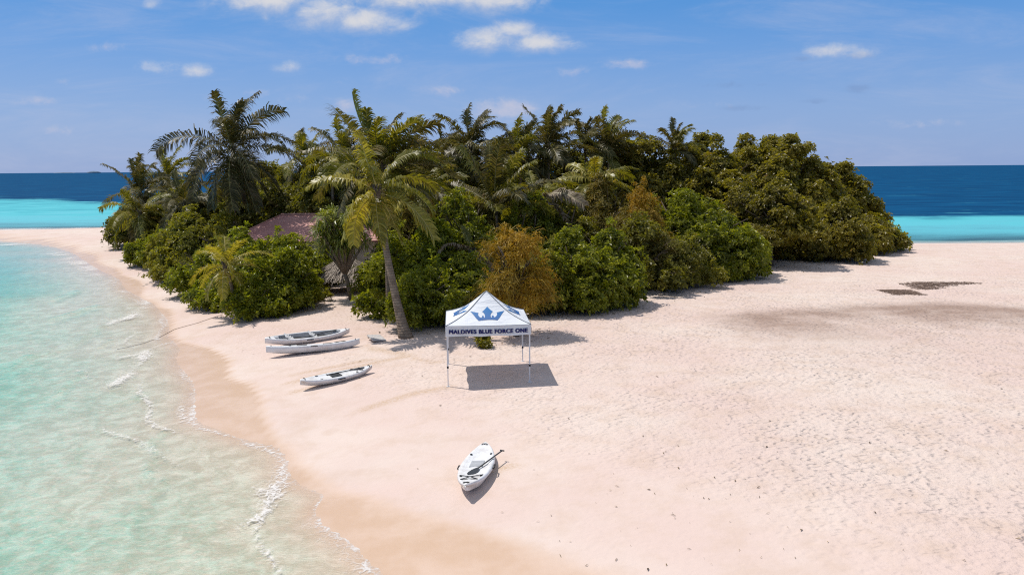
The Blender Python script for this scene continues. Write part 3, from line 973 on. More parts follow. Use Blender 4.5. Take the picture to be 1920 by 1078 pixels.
def palm(crown, base, L, n, mats, label, group='palms of the island', wind=(0.40, -0.05, 0), el_hi=1.4, el_lo=-0.95, droop=0.78, trunk_r=0.14, dry=0,
         bend=0.25, seed=None, rib=None, name='palm_tree', cat='palm tree', hang=0.8, ll=0.24, tilt=(0, 0), npair=58, az0=None, width=0.08, extra=()):
    _seed[0] += 1
    rng = np.random.RandomState(seed if seed is not None else _seed[0])
    base, crown = Vector(base), Vector(crown)
    root = empty(name, base)
    tag(root, label, cat, group)
    top = crown - base
    # trunk
    pts, rad = [], []
    K = 18
    for i in range(K + 1):
        t = i / K
        e = t + bend * t * (t - 1)
        pts.append(Vector((top.x * e, top.y * e, top.z * t - 0.15 * (1 - t))))
        flare = math.exp(-t * 10)
        rad.append(trunk_r * (1 - 0.42 * t) + trunk_r * 0.9 * flare)
    mb = MB()
    mb.tube(pts, rad, 12)
    mb.build('trunk', mt_trunk, root, smooth=True)
    n = int(n * 1.25)
    mset = mats if isinstance(mats, (list, tuple)) else [mats]
    a = az0 if az0 is not None else rng.uniform(0, 6.28)
    for i in range(n + dry):
        t = i / max(n - 1, 1)
        a += 2.39996 + rng.uniform(-0.2, 0.2)
        el = el_hi + (el_lo - el_hi) * t ** 1.05 + rng.uniform(-0.13, 0.13)
        el += tilt[0] * math.cos(a) + tilt[1] * math.sin(a)
        isdry = i >= n
        if isdry:
            el = rng.uniform(-1.35, -1.0)
        Lf = L * (0.80 + 0.25 * math.sin(min(t, 1) * PI)) * rng.uniform(0.88, 1.1)
        v, f, rn, mi = frond_arrays(Lf, a, el, rng, droop * (0.75 + 0.6 * min(t, 1)) * rng.uniform(0.8, 1.2), wind, ll, npair, width, hang * (1.5 if isdry else 1))
        o = mesh_obj('frond', v, f, [mt_dry if isdry else mset[int(rng.randint(len(mset)))], rib or mt_rach], root, attrs={'rnd': rn, 'clump': np.full(len(v), rng.uniform(0, 1))}, mat_idx=mi)
        o.location = top + Vector((rng.uniform(-.06, .06), rng.uniform(-.06, .06), -0.25 * min(t, 1)))
    for (a_, el_, Lf, dr_, wd_, mt_) in extra:
        v, f, rn, mi = frond_arrays(Lf, a_, el_, rng, dr_, wd_, ll, npair, width, hang)
        o = mesh_obj('frond', v, f, [mt_, rib or mt_rach], root, attrs={'rnd': rn, 'clump': np.full(len(v), rng.uniform(0, 1))}, mat_idx=mi)
        o.location = top
    # fibrous heart where the leaf bases meet
    hb = MB()
    for q in range(9):
        aa = q * 0.698
        hb.tube([top + Vector((0, 0, -0.5)), top + Vector((math.cos(aa) * 0.10, math.sin(aa) * 0.10, -0.15)), top + Vector((math.cos(aa) * 0.22, math.sin(aa) * 0.22, 0.22))], [0.10, 0.085, 0.03], 6)
    hb.build('crown_heart', mt_bark, root, smooth=True)
    return root


def palm_px(cx, cy, D, bx, L, n, mats, label, **kw):
    c = at(cx, cy, D)
    b = at(bx, 500, D + kw.pop('dy', 0.0))
    b.z = hz(b.x, b.y)
    return palm(c, b, L, n, mats, label, **kw)


# leaning palm on the open sand beside the tent
gb = G(762, 633)
palm(at(707, 355, gb.y + 1.2), (gb.x, gb.y, hz(gb.x, gb.y)), 3.55, 11, [mt_py, mt_py, mt_pg], 'leaning palm with yellow green fronds and bare curved trunk on the sand',
     wind=(0.30, -0.10, 0), el_hi=1.3, el_lo=-0.8, droop=0.9, trunk_r=0.20, bend=-0.45, seed=5, rib=mt_rachy, hang=0.9, ll=0.24, npair=58)
palm_px(716, 312, gb.y + 7.0, 728, 4.2, 22, [mt_pg, mt_pg, mt_pd, mt_pd], 'large windswept palm with tall upright fronds behind the leaning palm', wind=(0.5, -0.1, 0), el_hi=1.22, el_lo=-0.25, droop=0.58, seed=19, hang=0.7, ll=0.27)
palm_px(437, 280, 60, 442, 5.3, 20, [mt_pdd], 'tall dark palm with drooping lower fronds standing highest on the left', wind=(0.30, -0.05, 0), el_hi=1.5, el_lo=-1.1, droop=0.85, dry=4, seed=21, hang=1.0, ll=0.25, npair=60)
palm_px(262, 362, 82, 275, 4.6, 18, [mt_pd], 'dark palm at the far left tip with fronds over the sea', wind=(0.25, 0, 0), seed=31, dry=3)
palm_px(316, 334, 88, 318, 4.4, 17, [mt_pd, mt_pg], 'dark palm standing between the left tip palm and the tallest one', seed=32, dry=2)
palm_px(262, 398, 74, 270, 4.0, 16, [mt_pd, mt_pg], 'low palm with hanging dry fronds above the left beach', seed=33, el_hi=1.1, el_lo=-0.9, droop=0.9, dry=3)
palm_px(345, 380, 70, 350, 3.6, 14, [mt_pd], 'short dark palm under the tallest palm of the left side', seed=34, el_hi=1.2, dry=2, droop=0.9)
palm_px(572, 300, 72, 575, 4.0, 15, [mt_pd, mt_pg], 'small dark palm rising behind the red roof', seed=41, el_hi=1.3)
palm_px(648, 295, 66, 650, 3.6, 14, [mt_pg, mt_pd], 'slim palm with one thin upright frond behind the windswept palm', seed=42, el_hi=1.45, el_lo=-0.1)
palm_px(622, 300, 60, 628, 3.0, 12, [mt_pg, mt_py], 'small yellow green palm left of the windswept palm', seed=43, el_hi=0.9, el_lo=-0.5)
palm_px(882, 272, 66, 885, 3.9, 17, [mt_pd], 'dark palm with arched top frond above the middle thicket', seed=51, el_hi=1.45)
palm_px(835, 290, 68, 838, 3.4, 14, [mt_pd], 'small dark palm at the left of the middle thicket', seed=52, el_hi=1.2)
palm_px(930, 388, 50, 940, 4.6, 15, [mt_pg, mt_pd], 'young palm with long upright green fronds from low in the thicket', seed=53, el_hi=1.5, el_lo=0.35, droop=0.45, wind=(0.18, 0, 0))
palm_px(975, 290, 64, 980, 3.7, 16, [mt_pd, mt_pg], 'middle palm left of the tallest middle palm', seed=54, el_hi=1.4)
palm_px(1028, 275, 66, 1030, 4.2, 18, [mt_pd], 'tallest palm of the middle group with fan of upright fronds', seed=55, el_hi=1.5, el_lo=-0.5, wind=(0.22, 0, 0))
palm_px(1010, 370, 52, 1015, 3.4, 13, [mt_pg, mt_dry], 'palm with pale drying fronds low in the middle thicket', seed=56, el_hi=0.9, el_lo=-0.7, droop=0.8)
palm_px(1098, 280, 70, 1100, 3.6, 13, [mt_pd], 'narrow palm with upright fronds right of the middle group', seed=57, el_hi=1.5, el_lo=0.0)
palm_px(1140, 282, 69, 1143, 4.0, 15, [mt_pd, mt_pg], 'palm with leaning tall frond at the right end of the middle group', seed=58, el_hi=1.5, el_lo=-0.2)
palm_px(1120, 340, 56, 1125, 3.2, 13, [mt_pg, mt_py], 'yellow green palm half buried behind the orange vine tower', seed=59, el_hi=1.0, el_lo=-0.5, droop=0.8)
palm_px(1265, 280, 72, 1268, 3.0, 11, [mt_pd, mt_pg], 'lone palm top poking above the right hand treetops', seed=60, el_hi=1.4, el_lo=0.1)
palm_px(800, 350, 52, 805, 3.6, 14, [mt_pg, mt_py, mt_pd], 'palm with arched frond right of the leaning palm crown', seed=61, el_hi=0.9, el_lo=-0.5, droop=0.9)
palm_px(885, 470, 42.5, 888, 2.0, 10, [mt_pg, mt_dry], 'small palm with pale drooping frond left of the orange bush', seed=62, el_hi=1.0, el_lo=-0.5, droop=0.9)
palm_px(1010, 505, 42, 1005, 2.2, 8, [mt_py, mt_pg], 'small palm with yellow frond right of the orange bush', seed=63, el_hi=0.9, el_lo=-0.4, droop=0.8)
gy = G(447, 593)
palm(at(424, 497, gy.y - 0.5), (gy.x, gy.y, hz(gy.x, gy.y)), 2.5, 13, [mt_py], 'young yellow green palm in front of the left shrubs', wind=(0.12, 0, 0), el_hi=1.3, el_lo=-0.55, droop=0.9, trunk_r=0.13,
     rib=mt_rachy, seed=71, hang=0.6, ll=0.22, npair=44, width=0.05)

# ------------------------------------------------------------------ shrubs and trees
GS = 'shrubs along the edge of the sand'
GI = 'shrubs of the inner thicket'
GT = 'broadleaf trees of the right side'
GD = 'broadleaf trees behind the palms'
for a in [
    ('sc', 282, 500, None, 447, 66, 'low green shrub at the left tip beside the wet sand', GS),
    ('sc', 326, 502, None, 434, 88, 'rounded green shrub second from the left tip', GS),
    ('ol', 365, 522, None, 405, 110, 'olive shrub behind the driftwood on the left beach', GS),
    ('sc', 385, 556, None, 470, 95, 'green shrub left of the young yellow palm', GS),
    ('sc', 432, 576, None, 512, 105, 'low green shrub under the young yellow palm', GS),
    ('sc', 398, 586, None, 548, 62, 'low bright shrub at the left foot of the young yellow palm', GS),
    ('sc', 476, 602, None, 548, 70, 'low bright shrub at the right foot of the young yellow palm', GS),
    ('ol', 345, 532, None, 470, 85, 'olive shrub filling the bank left of the young yellow palm', GS),
    ('sc', 498, 597, None, 505, 125, 'dense green shrub right of the young yellow palm', GS),
    ('sc', 545, 588, None, 470, 95, 'tall green shrub beside the shaded sand path', GS),
        ('sc', 704, 600, None, 556, 56, 'low spreading shrub in front of the pale table', GS),
    ('sc', 800, 624, None, 505, 125, 'wide glossy shrub behind the leaning palm trunk', GS),
    ('sc', 858, 610, None, 478, 150, 'glossy green shrub left behind the white tent', GS),
    ('ol', 905, 622, None, 540, 80, 'low olive shrub directly behind the white tent', GS),
    ('sc', 1072, 592, None, 432, 112, 'large green shrub right of the orange vine bush', GS),
    ('ol', 1022, 596, None, 470, 80, 'olive shrub between the orange vine bush and the large green shrub', GS),
    ('ol', 1108, 590, None, 500, 70, 'low olive shrub in front of the large green shrub', GS),
    ('sc', 1128, 580, None, 432, 120, 'green shrub above the wooden bench', GS),
    ('ol', 905, 652, None, 637, 15, 'small tuft of leaves on the sand seen under the tent', GS),
    ('ol', 600, 566, None, 538, 40, 'low shrub on the sand in front of the thatched shelter', GS),
    ('sc', 1165, 552, None, 492, 62, 'small bright shrub overhanging the end of the wooden bench', GS),
    ('sc', 1330, 526, None, 378, 150, 'tall bright green shrub at the bend of the sand', GS),
    ('sc', 1368, 514, None, 430, 70, 'bright green shrub at the right of the sand bend', GS),
    ('sc', 1640, 470, None, 418, 80, 'green shrub sloping down at the right end of the trees', GS),
    ('sc', 1670, 465, None, 438, 34, 'last small shrub at the right end above the sand', GS),
    ('sc', 256, 446, None, 410, 46, 'small green shrub beneath the far left palms', GS),
]:
    plant(a[0], a[1], a[2], a[3], a[4], a[5], a[6], group=a[7])
for a in [
    ('dk', 292, None, 86, 385, 130, 'dark shrub beneath the palms of the left tip'),
    ('dk', 330, None, 80, 352, 120, 'dark tall shrub left of the tallest left palm'),
    ('dk', 270, None, 84, 374, 56, 'dark shrub at the foot of the far left palms'),
    ('dk', 395, None, 72, 362, 110, 'dark shrub behind the trunk of the tallest left palm'),
    ('ol', 318, None, 72, 418, 88, 'olive shrub behind the left tip shrubs'),
    ('ol', 355, None, 66, 400, 110, 'olive shrub beneath the short dark palm'),
    ('ol', 410, None, 58, 400, 110, 'wide olive shrub in front of the tallest left palm'),
    ('sc', 462, None, 51, 430, 100, 'green shrub left in front of the red roof'),
    ('sc', 534, None, 49, 434, 100, 'green shrub with tall sprigs in front of the red roof'),
    ('sc', 596, None, 53, 474, 70, 'small green shrub behind the thatched roof'),
    ('sc', 600, None, 54, 462, 70, 'green shrub in front of the right end of the red roof'),
    ('sc', 745, None, 46, 432, 130, 'green shrub behind the trunk of the leaning palm'),
    ('sc', 812, None, 45, 418, 130, 'green shrub right of the leaning palm fronds'),
    ('sc', 868, None, 47, 358, 115, 'tall bright shrub left of the young upright palm'),
    ('sc', 985, None, 50, 368, 120, 'bright shrub right of the young upright palm'),
    ('ol', 1055, None, 52, 362, 130, 'olive shrub in the middle above the large green shrub'),
    ('sc', 1270, None, 56, 345, 130, 'green shrub right of the orange vine tower'),
    ('dk', 1085, None, 58, 318, 150, 'dark shrub between the middle palms and the vine tower'),
    ('ol', 1285, None, 50, 440, 110, 'low olive shrub left of the tall bright green shrub'),
    ('dk', 1215, None, 48.5, 420, 150, 'dark shrub low beside the shaded sand under the vine tower'),
]:
    plant(*a, group=GI)
plant('or', 966, 640, None, 426, 112, 'bush smothered in bright orange dodder vine behind the tent', 'shrub', 'vine bush', crown_lo=0.22, dens=1.3)
plant('or', 1205, None, 53, 346, 85, 'narrow tower of orange vine over a shrub', 'shrub', 'vine bush', dens=1.2)
plant('om', 1138, None, 54, 330, 105, 'conical olive bush with a veil of vine left of the orange tower', 'shrub', 'vine bush')
plant('om', 1180, None, 50, 402, 130, 'brownish vine covered bush below the orange tower', 'shrub', 'vine bush')
TR = [
    ('br', 1200, None, 72, 250, 150, 'tree left of the lone palm top'),
    ('br', 1275, None, 75, 264, 150, 'tree under the lone palm top'),
    ('br', 1345, None, 72, 264, 160, 'flat topped tree right of the lone palm top'),
    ('br', 1412, None, 74, 266, 140, 'olive tree left of the highest right hand tree'),
    ('br', 1470, None, 72, 256, 150, 'highest tree of the right hand side'),
    ('br', 1530, None, 74, 312, 130, 'tree sloping down right of the highest tree'),
    ('br', 1308, None, 79, 258, 130, 'tree between the lone palm top and the flat topped tree'),
    ('br', 1382, None, 80, 262, 130, 'tree behind the flat topped tree'),
    ('br', 1438, None, 79, 262, 120, 'olive tree behind and left of the highest tree'),
    ('br', 1505, None, 78, 282, 110, 'olive tree behind and right of the highest tree'),
    ('br', 1560, None, 80, 338, 110, 'tree filling the right shoulder below the thin crown'),
    ('br', 1578, None, 77, 306, 62, 'thin crown sticking up at the right shoulder of the trees'),
    ('br', 1608, None, 78, 340, 85, 'tree leaning out over the blue sea at the right'),
    ('br', 1395, None, 62, 352, 150, 'tree over the shaded hollow at the sand edge'),
    ('br', 1455, None, 60, 345, 140, 'broad olive tree right of the shaded hollow'),
    ('br', 1492, 488, None, 385, 140, 'low branched tree with foliage down to the sand'),
    ('br', 1568, 494, None, 375, 125, 'tree nearest the right hand sand'),
    ('br', 1622, 478, None, 400, 105, 'rounded tree just left of the last green shrubs'),
]
for a in TR:
    lo = 0.30 if 'hollow' in a[6] else 0.0
    plant(*a, name='broadleaf_tree', cat='tree', group=GT, crown_lo=lo, shape=0.6)
for a in [
    ('dk', 500, None, 74, 298, 170, 'dark tree behind the tallest left palm'),
    ('dk', 590, None, 66, 290, 160, 'dark leafy tree directly behind the red roof'),
    ('dk', 655, None, 62, 298, 130, 'dark tree behind the small yellow green palm'),
    ('dk', 775, None, 64, 262, 180, 'dark tree right of the windswept palm'),
    ('dk', 855, None, 70, 262, 180, 'dark tree behind the left of the middle thicket'),
    ('dk', 945, None, 70, 268, 190, 'dark tree behind the middle palms'),
    ('dk', 1045, None, 72, 262, 190, 'dark tree behind the tallest middle palm'),
    ('dk', 1130, None, 74, 254, 180, 'dark tree behind the right of the middle palms'),
]:
    plant(*a, name='broadleaf_tree', cat='tree', group=GD, shape=0.6)

# pandanus with strap leaves over the thatched shelter
gp = G(655, 562)


def pandanus(px, base_py, spots, label, seed):
    rng = np.random.RandomState(seed)
    g = G(px, base_py)
    root = empty('pandanus_tree', g)
    tag(root, label, 'tree', None)
    mb = MB()
    fork = Vector((-0.2, 0.1, 1.5))
    mb.tube([(0.15, 0, -0.15), (0.02, 0, 0.6), fork], [0.17, 0.14, 0.12], 9)
    Vs, Fs, rs, cs, o = [], [], [], [], 0
    for (sx, sy, dd) in spots:
        c = at(sx, sy, g.y + dd) - g
        mb.tube([fork, fork.lerp(c, 0.5) + Vector((0, 0, 0.1)), c], [0.1, 0.075, 0.05], 7)
        C = np.array([c[:]] * 1) + np.zeros((1, 3))
        ax = nrm(np.array([[c.x * 0.15, -0.25, 1.0]]))
        for e_lo, e_hi, n_, sag in ((0.2, 1.3, 26, 0.25), (-0.5, 0.4, 22, 0.5)):
            V, F_, r_, c_ = rosettes(C, ax, n_, 0.75, 0.085, rng, e_lo, e_hi, sag, clump=np.array([rng.uniform(0, 1)]))
            Vs.append(V)
            Fs.append(F_ + o)
            rs.append(r_)
            cs.append(c_)
            o += len(V)
    mb.build('trunk', mt_trunk, root, smooth=True)
    mesh_obj('crown', np.vstack(Vs), np.vstack(Fs), mt_pan, root, attrs={'rnd': np.concatenate(rs), 'clump': np.concatenate(cs)})
    return root


_r = random.Random(9)
PS = [(_r.uniform(602, 690), _r.uniform(402, 466)) for _ in range(34)]
pandanus(655, 562, [(x + _r.uniform(-6, 6), y + _r.uniform(-6, 6), _r.uniform(-0.6, 0.9)) for x, y in PS +
                    [(612, 432), (632, 420), (655, 410), (620, 455), (642, 446), (668, 440), (606, 460), (634, 462), (660, 460), (684, 462), (672, 418)]],
         'strap leaved pandanus growing above the thatched shelter', 3)
# ------------------------------------------------------------------ house with hipped roof
mt_roof, L = mat('red_brown_roof_sheeting')
oc = L.n('ShaderNodeTexCoord').outputs['Object']
ox = L.n('ShaderNodeSeparateXYZ', {0: oc}).outputs
cor = L.math('ADD', L.math('MULTIPLY', L.math('SINE', L.math('MULTIPLY', ox[0], 42.0)), 0.5), 0.5)
c = L.mix(L.smooth(L.noise(oc, 1.3, 5, 0.7), 0.3, 0.75), (0.40, 0.17, 0.145), (0.50, 0.235, 0.20))
b = L.n('ShaderNodeBump', {'Height': cor, 'Strength': 0.7, 'Distance': 0.012})
p = L.n('ShaderNodeBsdfPrincipled', {'Base Color': c, 'Roughness': 0.55, 'Normal': b.outputs[0]})
L.n('ShaderNodeOutputMaterial', {0: p.outputs[0]})
mt_cap = plain('roof_ridge_cap', (0.52, 0.25, 0.20), 0.5)
mt_wall = plain('house_wall_plaster', (0.42, 0.38, 0.32), 0.8)
mt_wood = plain('weathered_wood', (0.36, 0.28, 0.21), 0.8, 0.2, 0.45, 12, bump_amt=0.3)
mt_woodd = plain('dark_wood', (0.10, 0.075, 0.06), 0.8, 0.2, 0.4, 10)
mt_glass = plain('dark_window_glass', (0.03, 0.04, 0.05), 0.1, 0.5, 0.1)
hl, hr = at(527, 403, 60), at(655, 404, 60)
zr = hl.z
hc = Vector(((hl.x + hr.x) / 2, 60, hz((hl.x + hr.x) / 2, 60)))
house = empty('house', hc)
tag(house, 'house with red brown hipped metal roof hidden among the shrubs', 'house')
rh = zr - hc.z
rl = (hr.x - hl.x) / 2
ev = 3.1
hx, hy, ez = rl + ev, 3.9, rh - 1.65
mb = MB()
A = [(-hx, -hy, ez), (hx, -hy, ez), (hx, hy, ez), (-hx, hy, ez), (-rl, 0, rh), (rl, 0, rh)]
mb.add(A, [(0, 1, 5, 4), (2, 3, 4, 5), (3, 0, 4), (1, 2, 5)])
A2 = [(x * 0.985, y * 0.985, z - 0.1) for x, y, z in A]
mb.add(A2, [(4, 5, 1, 0), (5, 4, 3, 2), (4, 0, 3), (5, 2, 1)])
mb.build('roof', mt_roof, house)
mb = MB()
mb.tube([(-rl, 0, rh + 0.02), (rl, 0, rh + 0.02)], 0.09, 8)
for s in (-1, 1):
    for t in (-1, 1):
        mb.tube([(s * rl, 0, rh + 0.02), (s * hx, t * hy, ez + 0.02)], 0.05, 6)
mb.build('ridge_cap', mt_cap, house, True)
mb = MB()
mb.box((0, 0, (ez - 0.1) / 2), (hx * 2 - 1.6, hy * 2 - 1.6, ez - 0.15))
mb.build('wall', mt_wall, house)
for wx in (-2.5, 2.5):
    mb = MB()
    mb.box((wx, -hy + 0.78, 1.5), (1.2, 0.06, 1.1))
    wn = mb.build('window', mt_woodd, house)
    mb = MB()
    mb.box((wx, -hy + 0.74, 1.5), (1.0, 0.03, 0.9))
    mb.build('pane', mt_glass, wn)
mb = MB()
mb.box((0, -hy + 0.77, 1.0), (0.95, 0.06, 2.0))
mb.build('door', mt_woodd, house)

# ------------------------------------------------------------------ thatched shelter
mt_thatch = leaf_mat('thatch', (0.21, 0.165, 0.135), (0.33, 0.27, 0.22), (0.48, 0.41, 0.34), 0.8, 0.1, tcol=(1, 1, 1))
gs = G(640, 552)
sc_ = Vector((gs.x + 0.1, gs.y + 1.3, 0))
sc_.z = hz(sc_.x, sc_.y)
shel = empty('thatched_shelter', sc_)
tag(shel, 'small thatched shelter with ragged dry roof half hidden under the pandanus', 'shelter')
zt = at(640, 489, sc_.y).z - sc_.z + 0.3
ze = at(640, 516, sc_.y).z - sc_.z
rng = np.random.RandomState(77)
Rv = 1.95
n = 3600
aa = rng.uniform(0, 2 * PI, n)
tt = rng.uniform(0.05, 1.0, n) ** 0.6
rr = Rv * tt
zz = zt + (ze - zt) * tt ** 1.15 + rng.normal(0, 0.03, n)
C = np.stack([rr * np.cos(aa) * 1.12, rr * np.sin(aa) * 0.8, zz], 1)
dn_ = nrm(np.stack([np.cos(aa), np.sin(aa), np.full(n, -0.55)], 1) + rng.normal(0, 0.12, (n, 3)))
sd_ = nrm(np.cross(dn_, np.array([0, 0, 1.0]))) * 0.022
Ln = rng.uniform(0.3, 0.6, n)[:, None]
p2 = C + dn_ * Ln + np.array([0, 0, -0.10]) * Ln
V = np.stack([C - sd_, C + sd_, p2 + sd_ * 0.5, p2 - sd_ * 0.5], 1).reshape(-1, 3)
roof = mesh_obj('roof', V, np.arange(n * 4).reshape(-1, 4), mt_thatch, shel, attrs={'rnd': np.repeat(rng.uniform(0, 1, n), 4), 'clump': np.repeat(rng.uniform(0, 1, n), 4)})
mb = MB()
ring = [(Rv * 1.08 * math.cos(k / 20 * 2 * PI), Rv * 0.78 * math.sin(k / 20 * 2 * PI), ze - 0.06) for k in range(20)]
mb.add(ring + [(0, 0, zt - 0.08)], [(k, (k + 1) % 20, 20) for k in range(20)])
mb.build('roof_lining', mt_woodd, shel)
for px_, py_ in ((-1.3, -0.8), (1.3, -0.8), (-1.3, 0.8), (1.3, 0.8)):
    mb = MB()
    mb.tube([(px_, py_, -0.2), (px_, py_, ze + 0.1)], [0.07, 0.06], 8)
    mb.build('post', mt_wood, shel, True)
mb = MB()
for k in range(9):
    mb.box((1.75 - k * 0.0, 0.7, 0.3 + k * 0.135), (2.4, 0.04, 0.125))
mb.build('back_wall', mt_woodd, shel)


# ------------------------------------------------------------------ benches, tables and small things at the edge of the trees
def table(px, py, w, d, h, rz, name, label, cat, mt):
    g = G(px, py)
    o = empty(name, g, rz)
    tag(o, label, cat)
    mb = MB()
    for k in range(4):
        mb.box((0, -d / 2 + d * (k + 0.5) / 4, h - 0.02), (w, d / 4 - 0.015, 0.04))
    mb.build('tabletop' if 'table' in name else 'seat', mt, o)
    for sx in (-1, 1):
        for sy in (-1, 1):
            mb = MB()
            mb.box((sx * (w / 2 - 0.12), sy * (d / 2 - 0.06), h / 2 - 0.05), (0.07, 0.07, h - 0.04))
            mb.build('leg', mt, o)
    mb = MB()
    mb.box((0, 0, h - 0.1), (w - 0.3, 0.05, 0.07))
    mb.build('rail', mt, o)


mt_pale = plain('pale_sun_bleached_wood', (0.56, 0.48, 0.42), 0.75, 0.3, 0.3, 8)
table(1150, 563, 2.6, 0.6, 0.75, 0.28, 'wooden_bench', 'weathered wooden bench with one end sticking out of the shrub', 'bench', mt_wood)
table(702, 560, 1.0, 0.7, 0.72, -0.15, 'wooden_table', 'pale wooden table among the shrubs beside the thatched shelter', 'table', mt_pale)
table(1108, 588, 0.55, 0.45, 0.45, 0.5, 'wooden_stool', 'low grey wooden stool in the shade of the green shrubs', 'stool', mt_wood)

# grey board on the sand beside the kayaks
mt_board = plain('painted_board', (0.55, 0.52, 0.50), 0.6, 0.3, 0.25, 7)
g = G(706, 638)
brd = empty('wooden_board', (g.x, g.y, g.z + 0.12), 0.5)
brd.rotation_euler = (math.radians(6), math.radians(5), 0.5)
tag(brd, 'pale grey board lying tilted on the sand right of the kayaks', 'board')
mb = MB()
mb.box((0, 0, 0), (0.62, 0.85, 0.05))
mb.build('panel', mt_board, brd)
mb = MB()
for s in (-1, 1):
    mb.box((0, s * 0.3, -0.06), (0.6, 0.07, 0.07))
mb.build('batten', mt_wood, brd)

# rope from the shrubs into the water
mt_rope = plain('rope_fibre', (0.34, 0.27, 0.22), 0.9, 0.1, 0.3, 20)
mb = MB()
rp = []
for px_, py_ in [(418, 590), (400, 596), (370, 606), (345, 613), (325, 619), (310, 627), (297, 634), (270, 644), (240, 651), (212, 657)]:
    q = G(px_, py_)
    rp.append((q.x, q.y, q.z + 0.02))
rp2 = []
for i in range(len(rp) - 1):
    for k in range(4):
        t = k / 4
        a_, b_ = Vector(rp[i]), Vector(rp[i + 1])
        q = a_.lerp(b_, t)
        q.y += 0.05 * math.sin(i * 2.1 + t * 3)
        q.z = hz(q.x, q.y) + 0.02
        rp2.append(q)
mb.tube(rp2, 0.011, 6)
rope = mb.build('mooring_rope', mt_rope, None, True)
tag(rope, 'thin dark rope running from the shrubs down into the lagoon', 'rope')

# driftwood on the left beach
rr_ = random.Random(12)


def driftwood(px, py, size, n, label, seed):
    r = random.Random(seed)
    g = G(px, py)
    mb = MB()
    for k in range(n):
        a = r.uniform(0, PI)
        c = Vector((r.uniform(-size, size) * 0.5, r.uniform(-.2, .2), 0.05))
        d = Vector((math.cos(a), math.sin(a) * 0.5, r.uniform(0.0, 0.7))) * size * r.uniform(0.3, 0.7)
        mb.tube([c, c + d * 0.5 + Vector((0, 0, r.uniform(-.03, .08))), c + d], [0.05, 0.04, 0.015], 6)
    o = mb.build('driftwood', mt_bark, None, True)
    o.location = g
    tag(o, label, 'driftwood')


driftwood(313, 512, 1.1, 9, 'tangle of dark driftwood branches on the left beach', 1)
driftwood(243, 444, 1.0, 6, 'grey branch lying at the far left beach below the palms', 2)

# seaweed heaps drying on the right hand sand
mt_weed = plain('dried_seaweed', (0.22, 0.15, 0.115), 0.95, 0.1, 0.4, 5, bump_amt=0.6)


def weed(outline, label, seed):
    rng = np.random.RandomState(seed)
    L = px_line(outline, 0.8)
    c = L.mean(0)
    # strands scattered inside the outline, thin and tangled
    lo, hi = L.min(0), L.max(0)
    pts = rng.uniform(lo, hi, (2600, 2))
    pts = pts[sstep(signed(pts, L), -0.45, 0.55) > rng.uniform(0, 1, len(pts))]
    n = len(pts)
    e = np.clip(signed(pts, L), 0, 0.5)
    z = height(pts) + rng.uniform(0.005, 0.03, n) + e * rng.uniform(0, 0.06, n)
    C = np.column_stack([pts - c, z])
    a = rng.uniform(0, 2 * PI, n)
    d = np.column_stack([np.cos(a), np.sin(a), rng.normal(0, 0.05, n)]) * rng.uniform(0.12, 0.5, n)[:, None]
    s = nrm(np.cross(d, [0, 0, 1.0])) * rng.uniform(0.015, 0.05, n)[:, None]
    V = np.stack([C - d / 2, C + s, C + d / 2, C - s], 1)
    o = mesh_obj('seaweed_heap', V.reshape(-1, 3), np.arange(n * 4).reshape(-1, 4), mt_weed)
    o.location = (c[0], c[1], 0)
    tag(o, label, 'seaweed')


weed([(1690, 532), (1725, 529), (1755, 529), (1800, 528), (1840, 530), (1790, 534), (1765, 538), (1745, 543), (1715, 542), (1705, 537)], 'larger dark seaweed heap drying on the right hand sand', 5)
weed([(1645, 544), (1680, 543), (1700, 544), (1725, 551), (1740, 553), (1700, 551), (1680, 552), (1668, 547)], 'smaller dark seaweed streak left of the larger heap', 6)

# litter of twigs, leaf scraps and husks over the sand
mt_deb = leaf_mat('beach_scraps', (0.10, 0.065, 0.035), (0.20, 0.14, 0.08), (0.34, 0.26, 0.14), 0.9, 0.1)
rng = np.random.RandomState(8)
pxs = []
while len(pxs) < 230:
    x_, y_ = rng.uniform(400, 1920), rng.uniform(560, 1078)
    if rng.uniform() < 0.55:
        y_ = rng.normal(900, 90)
        x_ = rng.uniform(1000, 1920)
    elif rng.uniform() < 0.5:
        x_, y_ = rng.normal(720, 190), rng.normal(665, 30)
    if not (560 < y_ < 1078 and x_ < 1930):
        continue
    pxs.append((x_, y_))
q = px_line(pxs, 0.72)
keep = (signed(q) > 2.2)
q = q[keep]
n = len(q)
z = height(q) + 0.015
a = rng.uniform(0, 2 * PI, n)
ln = np.minimum(rng.exponential(0.026, n) + 0.02, 0.075)
d = np.column_stack([np.cos(a), np.sin(a), rng.uniform(0, 0.25, n)]) * ln[:, None]
s = np.column_stack([-np.sin(a), np.cos(a), np.zeros(n)]) * (ln * rng.uniform(0.08, 0.35, n))[:, None]
C = np.column_stack([q, z])
V = np.stack([C - d, C + s + [0, 0, 0.015], C + d, C - s + [0, 0, 0.015]], 1).reshape(-1, 3)
deb = mesh_obj('beach_litter', V, np.arange(n * 4).reshape(-1, 4), mt_deb, attrs={'rnd': np.repeat(rng.uniform(0, 1, n), 4), 'clump': np.repeat(rng.uniform(0, 1, n), 4)})
tag(deb, 'scraps of leaf and twig scattered over the sand', 'beach litter', kind='stuff')

